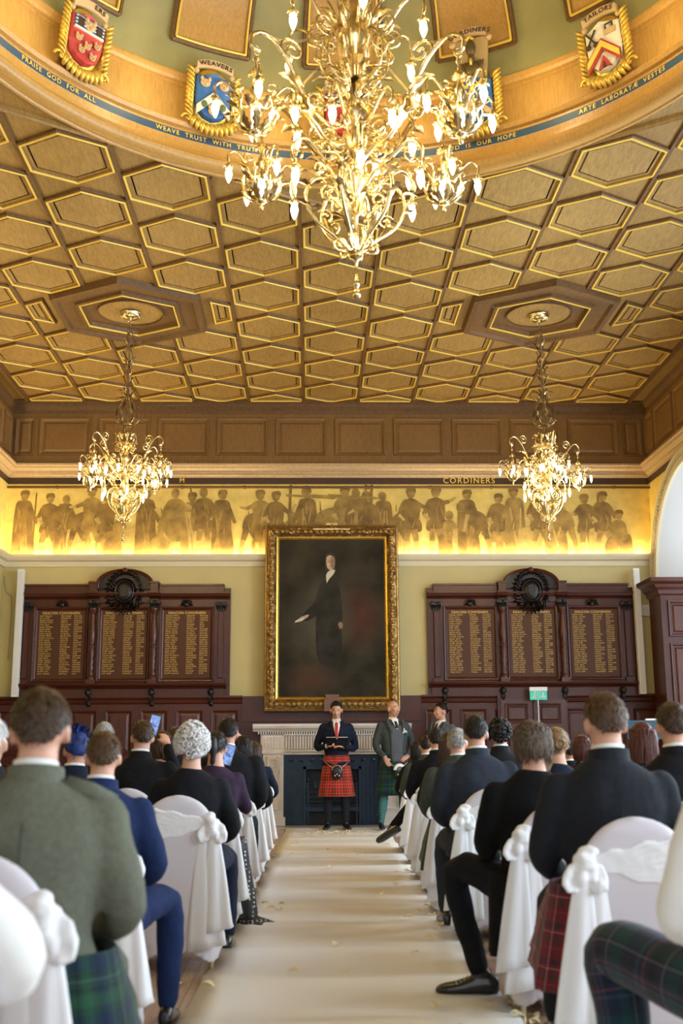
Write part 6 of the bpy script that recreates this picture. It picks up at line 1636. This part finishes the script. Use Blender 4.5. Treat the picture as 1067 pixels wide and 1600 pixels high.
G(-1.16, 7.9, 1.352, 'man', BLACKW, H_BROWN, 'short', 'brown haired man in black suit holding up a phone', 25, -3, -.1, SKIN2, 1, 7, arms=dict(l=ARM0['l'], r=[(.19, -.01, 1.005), (.26, .10, .86), (.11, .30, 1.18)]))
TP = G(-.64, 7.8, 1.275, 'woman', PLUM, H_DARK, 'pony', 'bare armed woman with dark ponytail in polka dot skirt holding a phone', -6, -10, 0, SKIN2, 1, 8, shirt=False, skirt=POLKA, arms=dict(l=ARM0['l'], r=[(.175, -.01, 1.0), (.21, .10, .80), (.10, .34, .98)]))
G(-2.0, 10.35, 1.33, 'woman', BLACKW, H_DARK, 'long', 'dark haired guest at the far left behind the grey haired guest', 0, -3, 0, SKIN, 1, 9, shirt=False)
G(-1.19, 9.17, 1.30, 'woman', BLACKW, H_BROWN, 'bob', 'woman with brown bobbed hair below the raised phone', 35, -3, 0, SKIN, 1, 10, shirt=False)
G(-1.21, 10.35, 1.36, 'man', BLACKW, H_BROWN, 'short', 'short haired man in black two rows behind the raised phone', 10, -3, 0, SKIN, 1, 11)
G(-.66, 9.15, 1.40, 'man', BLACKW, H_DARK, 'short', 'broad black haired man in black suit on the left aisle', 15, -6, -.05, SKIN, 1.5, 12, bulk=1.15)
G(-.61, 10.32, 1.275, 'woman', BLACKW, H_DARK, 'bob', 'dark haired woman in black near the left of the fireplace', 15, -3, 0, SKIN, 1, 13, shirt=False, skirt=BLACKW)
G(-.74, 11.5, 1.335, 'man', NAVY, H_GREY, 'bald', 'bald guest in navy on the left aisle', 5, -3, 0, SKIN2, 1, 14)
G(-.62, 12.7, 1.25, 'woman', NAVY, H_BROWN, 'long', 'guest in dark blue nearest the fireplace on the left', 0, -3, 0, SKIN, 1, 15, shirt=False, skirt=NAVY)
elb = dict(l=ARM0['l'], r=[(.19, -.01, 1.0), (.32, .06, .84), (.14, .28, .72)])
G(-.80, 2.0, 1.28, 'woman', SHIRT, H_BROWN, 'bob', 'guest in white blouse and royal blue skirt, mostly beyond the lower left corner', 0, -3, 0, SKIN2, 1, 16, shirt=False, skirt=ROYAL, arms=elb)
# right guests
T = TC = G(1.12, 4.3, 1.352, 'man', CHAR, H_LIGHT, 'short', 'brown haired man in charcoal jacket and maroon kilt, nearest full figure on the right', 4, -3, 0, SKIN2, 2.6, 21, bulk=1.02, vox=.009)
kilt_lap(TK['maroon'], T)
G(1.74, 5.42, 1.36, 'man', BLACKW, H_BROWN, 'short', 'brown haired man in black suit cut off by the right edge', -5, -3, 0, SKIN2, 1.6, 22)
lg3 = dict(l=[(-.10, .04, .53), (-.33, .32, .60), (-.22, .30, .10)], r=[(.10, .02, .52), (.12, .42, .54), (.10, .45, .09)])
T = TV = G(1.06, 5.45, 1.272, 'woman', BLKV, H_GB, 'shag', 'guest with greying brown hair in black velvet coat, leg out into the aisle', 12, -8, .12, SKIN2, 2, 23, shirt=False, legs=lg3, bulk=1.2, dirs=dict(l=((-.95, .25, 0), (0, 0, 1))), lmat=BLACKW, hs=1.03)
b = MB()                                      # trainer laces
for k in range(5): b.tube(smooth_path([(-.262 - k * .020, .292, .081 - k * .007), (-.265 - k * .020, .315, .097 - k * .0075), (-.258 - k * .020, .338, .081 - k * .007)], 3), .0028, 5)
b.build('shoelace', P('lace_grey', (.4, .38, .32), .6), T, True)
b = MB(); b.tube([(-.17, .30, .05), (-.17, .30, .12)], .012, 6); b.build('heel_tab', P('red_heel_tab', (.45, .01, .03), .5), T, True)
G(1.27, 6.42, 1.235, 'woman', GREEN, H_BLOND, 'bob', 'guest in emerald green satin jacket between slate suit and black velvet coat', 0, -4, 0, SKIN2, 1, 24, shirt=False)
G(1.08, 7.4, 1.358, 'man', SLATE, H_DARK, 'short', 'dark haired man in slate suit on the right aisle', -14, -3, .08, SKIN2, 1.6, 25, bulk=1.06)
G(1.60, 7.4, 1.28, 'woman', NAVY, H_BLOND, 'updo', 'dark blond guest with a braided bun', 0, -3, 0, SKIN2, 1, 26, shirt=False)
G(2.17, 7.4, 1.31, 'woman', BLACKW, H_RED, 'long', 'guest with long auburn hair by the right edge', 0, -3, 0, SKIN2, 1, 27, shirt=False)
kilt_lap(TK['green'], G(1.10, 8.5, 1.30, 'man', GTW, H_GREY, 'short', 'guest in green tweed jacket just beyond the slate suit', -10, -3, 0, SKIN2, 1, 28, bulk=1.05))
G(1.17, 9.6, 1.285, 'woman', NAVY, H_BROWN, 'long', 'woman with long brown hair on the right aisle', -12, -3, 0, SKIN2, 1, 29, shirt=False, skirt=NAVY)
G(1.60, 9.6, 1.38, 'man', BLACKW, H_DARK, 'curly', 'black curly haired guest beyond the slate suit', 0, -3, 0, SKIN, 1, 30)
G(1.19, 10.7, 1.345, 'man', BLACKW, H_DARK, 'short', 'dark haired guest in black coat on the right aisle', -15, -3, 0, SKIN2, 1, 31)
lg8 = dict(l=[(-.10, .02, .52), (-.06, .42, .60), (-.30, .52, .34)], r=[(.10, .02, .52), (.12, .42, .54), (.10, .45, .09)])
G(1.23, 12.1, 1.29, 'man', GTW, H_DARK, 'short', 'man in dark green coat with crossed legs near the bald man', -10, -3, .1, SKIN2, 1, 32, legs=lg8, dirs=dict(l=((-.8, .35, -.45), (.3, .5, .8))), trous=True, lmat=BLACKW)
G(1.25, 13.3, 1.24, 'woman', BLACKW, H_DARK, 'bob', 'dark haired guest closest to the fireplace on the right', -10, -3, 0, SKIN2, 1, 33, shirt=False, skirt=BLACKW)
G(2.45, 10.75, 1.22, 'man', BLACKW, H_DARK, 'short', 'small dark haired guest far back on the right', 0, -3, 0, SKIN, 1, 34)
G(2.30, 9.6, 1.255, 'woman', PLUM, H_RED, 'bob', 'guest with auburn bobbed hair in front of the small dark haired guest', 0, -3, 0, SKIN2, 1, 35, shirt=False)
# guest at the right edge: white shirt, tartan trousers
legR = dict(l=[(-.10, .04, .50), (-.34, .52, .56), (-.32, .56, .09)], r=[(.10, .02, .50), (.02, .48, .53), (.05, .50, .09)])
armR = dict(l=[(-.19, -.01, 1.005), (-.30, .05, .74), (-.16, .28, .66)], r=ARM0['r'])
T = G(1.24, 2.92, 1.34, 'man', SHIRT, H_BROWN, 'short', 'guest in white shirt and dark tartan trousers cut off by the right edge', 0, -3, 0, SKIN2, 1, 36, legs=legR, arms=armR, bulk=1.12, trous=False)
for q in 'lr':
    p = [V3(v) for v in legR[q]]; b = MB(); pth = smooth_path([p[0], p[0].lerp(p[1], .5), p[1] + V3((0, .02, .0)), p[1].lerp(p[2], .35), p[1].lerp(p[2], .98)], 6)
    b.tube(pth, [.105, .104, .102, .1, .098, .096, .094, .092, .09, .09, .09, .09, .09, .088, .086, .084, .082, .08, .078, .076, .074, .072, .070, .068, .066][:len(pth)], 28, uvscale=(.62, 1.05)); b.build('trouser_leg', TK['navy'], T, True)
def drape(T, mat, nm, x0, y0, x1, y1, z0, z1, r0, r1, ph=0):
    b = MB(); rows = []
    for j in range(15):
        t = j / 14; row = []
        for i in range(36):
            a = 2 * PI * i / 36; q = (r0 + (r1 - r0) * t) * (1 + .10 * t * math.sin(a * 6 + ph)); row.append((x0 + (x1 - x0) * t + q * math.cos(a), y0 + (y1 - y0) * t + q * 1.2 * math.sin(a), z0 + (z1 - z0) * t))
        rows.append(row)
    b.loft(rows); b.build(nm, mat, T, True)
# tailoring of the nearest jackets: back seam, sleeve seams, pocket flap line
for T_, m_, wd in ((TS, P('sage_seam', (.05, .055, .04), .9), 1.03), (TC, P('charcoal_seam', (.004, .004, .006), .9), 1.02)):
    b = MB(); rws = torso_rings(1.04, wd)
    b.tube([(0, min(p[1] for p in r_) - .004, r_[0][2]) for r_ in rws[:6]], .0022, 5); b.build('back_seam', m_, T_, True)
drape(TV, BLKV, 'coat_skirt', -.10, .05, -.14, .0, .62, .24, .13, .11)
drape(TP, POLKA, 'skirt_hem', .15, .2, .20, .25, .60, .02, .06, .10, 1)
drape(TP, POLKA, 'skirt_train', .20, .25, .28, .22, .05, .015, .09, .13, 2)
# phones held up
for x, y, z, rz, lb in ((-1.135, 8.32, 1.335, .25, 'lit phone raised above the crowd by the man in black at left'), (-.585, 8.24, 1.12, -.1, 'lit phone held by the woman in the polka dot skirt')):
    F = thing('mobile_phone', lb, 'phone', (x, y, z), rz); F.rotation_euler[0] = R(-12); F.rotation_euler[1] = R(15)
    b = MB(); b.box(-.037, .037, -.004, .004, -.075, .075); b.build('phone_body', BLACK, F)
    m, nt, bs = mk('phone_screen'); N = nt.nodes.new; v = N('ShaderNodeTexVoronoi'); v.inputs['Scale'].default_value = 45; tc = N('ShaderNodeTexCoord'); nt.links.new(tc.outputs['Object'], v.inputs['Vector'])
    r_ = N('ShaderNodeValToRGB'); r_.color_ramp.elements[0].color = (.01, .03, .20, 1); r_.color_ramp.elements[1].color = (.35, .55, 1, 1); nt.links.new(v.outputs['Color'], r_.inputs['Fac']); nt.links.new(r_.outputs['Color'], sock(bs, 'Emission Color')); sock(bs, 'Emission Strength').default_value = .7; bs.inputs['Base Color'].default_value = (.01, .01, .02, 1); m.cycles.emission_sampling = 'NONE'
    b = MB(); b.add([(-.033, -.005, -.07), (.033, -.005, -.07), (.033, -.005, .07), (-.033, -.005, .07)], [(0, 1, 2, 3)]); b.build('phone_screen', m, F)
# microphone and blue panel at the back right
T = thing('microphone_stand', 'black microphone on a thin stand among the right hand guests', 'microphone', (2.42, 11.4, 0))
b = MB(); b.lathe([(.001, .02), (.12, .015), (.125, 0)], n=20); b.tube([(0, 0, 0), (0, 0, 1.2)], .009, 8); b.tube([(0, 0, 1.2), (-.04, 0, 1.33)], .008, 6); b.build('stand_pole', BLACK, T, True)
b = MB(); b.tube([(-.02, -.02, 1.34), (-.10, -.02, 1.385)], [.014, .018], 10); b.ell((-.11, -.02, 1.39), .026, n=12, m=8); b.build('microphone_head', BLACK, T, True)
T = thing('display_panel', 'dark teal display panel on a stand near the right edge', 'screen', (4.16, 14.1, 0))
b = MB(); b.box(-.22, .22, -.02, .02, 1.26, 1.49); b.build('panel', P('teal_panel', (.01, .05, .08), .3), T)
b = MB(); b.box(.02, .20, -.024, .024, 1.49, 1.51); b.build('panel_clip', WHITEPL, T)
b = MB(); b.tube([(0, 0, 0), (0, 0, 1.27)], .014, 8); b.box(-.2, .2, -.15, .15, 0, .02); b.build('panel_stand', BLACK, T)
# ------------------------------------------------------------------ light
def area(name, loc, sx, sy, power, colr, rot_, spread=180):
    L_ = bpy.data.lights.new(name, 'AREA'); L_.shape = 'RECTANGLE'; L_.size = sx; L_.size_y = sy; L_.energy = power; L_.color = colr; L_.spread = R(spread)
    o = bpy.data.objects.new(name, L_); o.location = loc; o.rotation_euler = rot_; col.objects.link(o); return o
def point(name, loc, power, colr, r=.06):
    L_ = bpy.data.lights.new(name, 'POINT'); L_.energy = power; L_.color = colr; L_.shadow_soft_size = r
    o = bpy.data.objects.new(name, L_); o.location = loc; col.objects.link(o); return o
WARM = (1.0, .74, .36); DAY = (.72, .86, 1.0)
for c in AC: area('window_daylight', (XR + 1.05, c, 3.2), 3.4, 4.2, 110 if c > 16 else 470, DAY, (0, R(90), 0))
# cove strips behind the lower cornice, washing up the mural
for x0, x1 in ((XL + .1, -.72), (1.43, XR - .1)):
    area('cove_strip', ((x0 + x1) / 2, YB - .07, 4.275), x1 - x0, .03, 26 * (x1 - x0) / 4.3, (1.0, .80, .42), (R(180), 0, 0))
area('cove_strip', (XL + .07, 12.0, 4.275), .03, 12, 60, (1.0, .80, .42), (R(180), 0, 0))
# chandelier light
for k in range(4):
    a = (R(35), R(145), R(215), R(325))[k]; point('chandelier_glow', (.31 + .80 * math.cos(a), 7.0 + .80 * math.sin(a), 5.22), 30, WARM)
point('chandelier_glow', (.31, 7.0, 6.6), 45, WARM, .1); point('chandelier_glow', (.31, 7.0, 4.55), 8, WARM, .1)
for sx in (-3, 3):
    for k in range(3):
        a = k * 2.09 + .5; point('chandelier_glow', (.343 + PX * sx + .46 * math.cos(a), 14.065 + .46 * math.sin(a), 4.50), 22, WARM)
# concealed uplights on top of the dome cornice
for k in range(-4, 5):
    a = R(k * 24.5 + 12); point('dome_uplight', (DX + 2.9 * math.sin(a), DY + 2.9 * math.cos(a), ZC + .62), 7, (1.0, .80, .42), .05)
w = bpy.data.worlds.new('World'); sc.world = w; w.use_nodes = True
bg = w.node_tree.nodes['Background']; bg.inputs[0].default_value = (.85, .92, 1.0, 1); bg.inputs[1].default_value = .95
# ------------------------------------------------------------------ camera
cam = bpy.data.cameras.new('Camera'); co = bpy.data.objects.new('Camera', cam); col.objects.link(co)
th, ps, ro = .2094, .0286, -.0061
fw = V3((math.sin(ps) * math.cos(th), math.cos(ps) * math.cos(th), math.sin(th))); r0 = V3((math.cos(ps), -math.sin(ps), 0)); u0 = r0.cross(fw)
rt = r0 * math.cos(ro) + u0 * math.sin(ro); up = u0 * math.cos(ro) - r0 * math.sin(ro)
M3 = Matrix((rt, up, -fw)).transposed(); co.matrix_world = Matrix.Translation((0, 0, 1.15)) @ M3.to_4x4()
cam.sensor_fit = 'VERTICAL'; cam.sensor_height = 36; cam.sensor_width = 24; cam.lens = 1750 / 1600 * 36; cam.clip_end = 200; cam.clip_start = .05
cam.dof.use_dof = True; cam.dof.focus_distance = 15.5; cam.dof.aperture_fstop = 2.8
sc.camera = co
bpy.data.scenes.remove(tmp)
vs_ = sc.view_settings; sc.display_settings.display_device = 'sRGB'; vs_.view_transform = 'Standard'; vs_.look = 'None'; vs_.exposure = 0.80; vs_.gamma = 1; vs_.use_curve_mapping = False
try:
    cy = sc.cycles; cy.max_bounces = 7; cy.diffuse_bounces = 4; cy.glossy_bounces = 4; cy.transmission_bounces = 6; cy.transparent_max_bounces = 8
    cy.sample_clamp_indirect = 6; cy.sample_clamp_direct = 30; cy.caustics_reflective = False; cy.caustics_refractive = False; cy.use_denoising = True
except Exception: pass
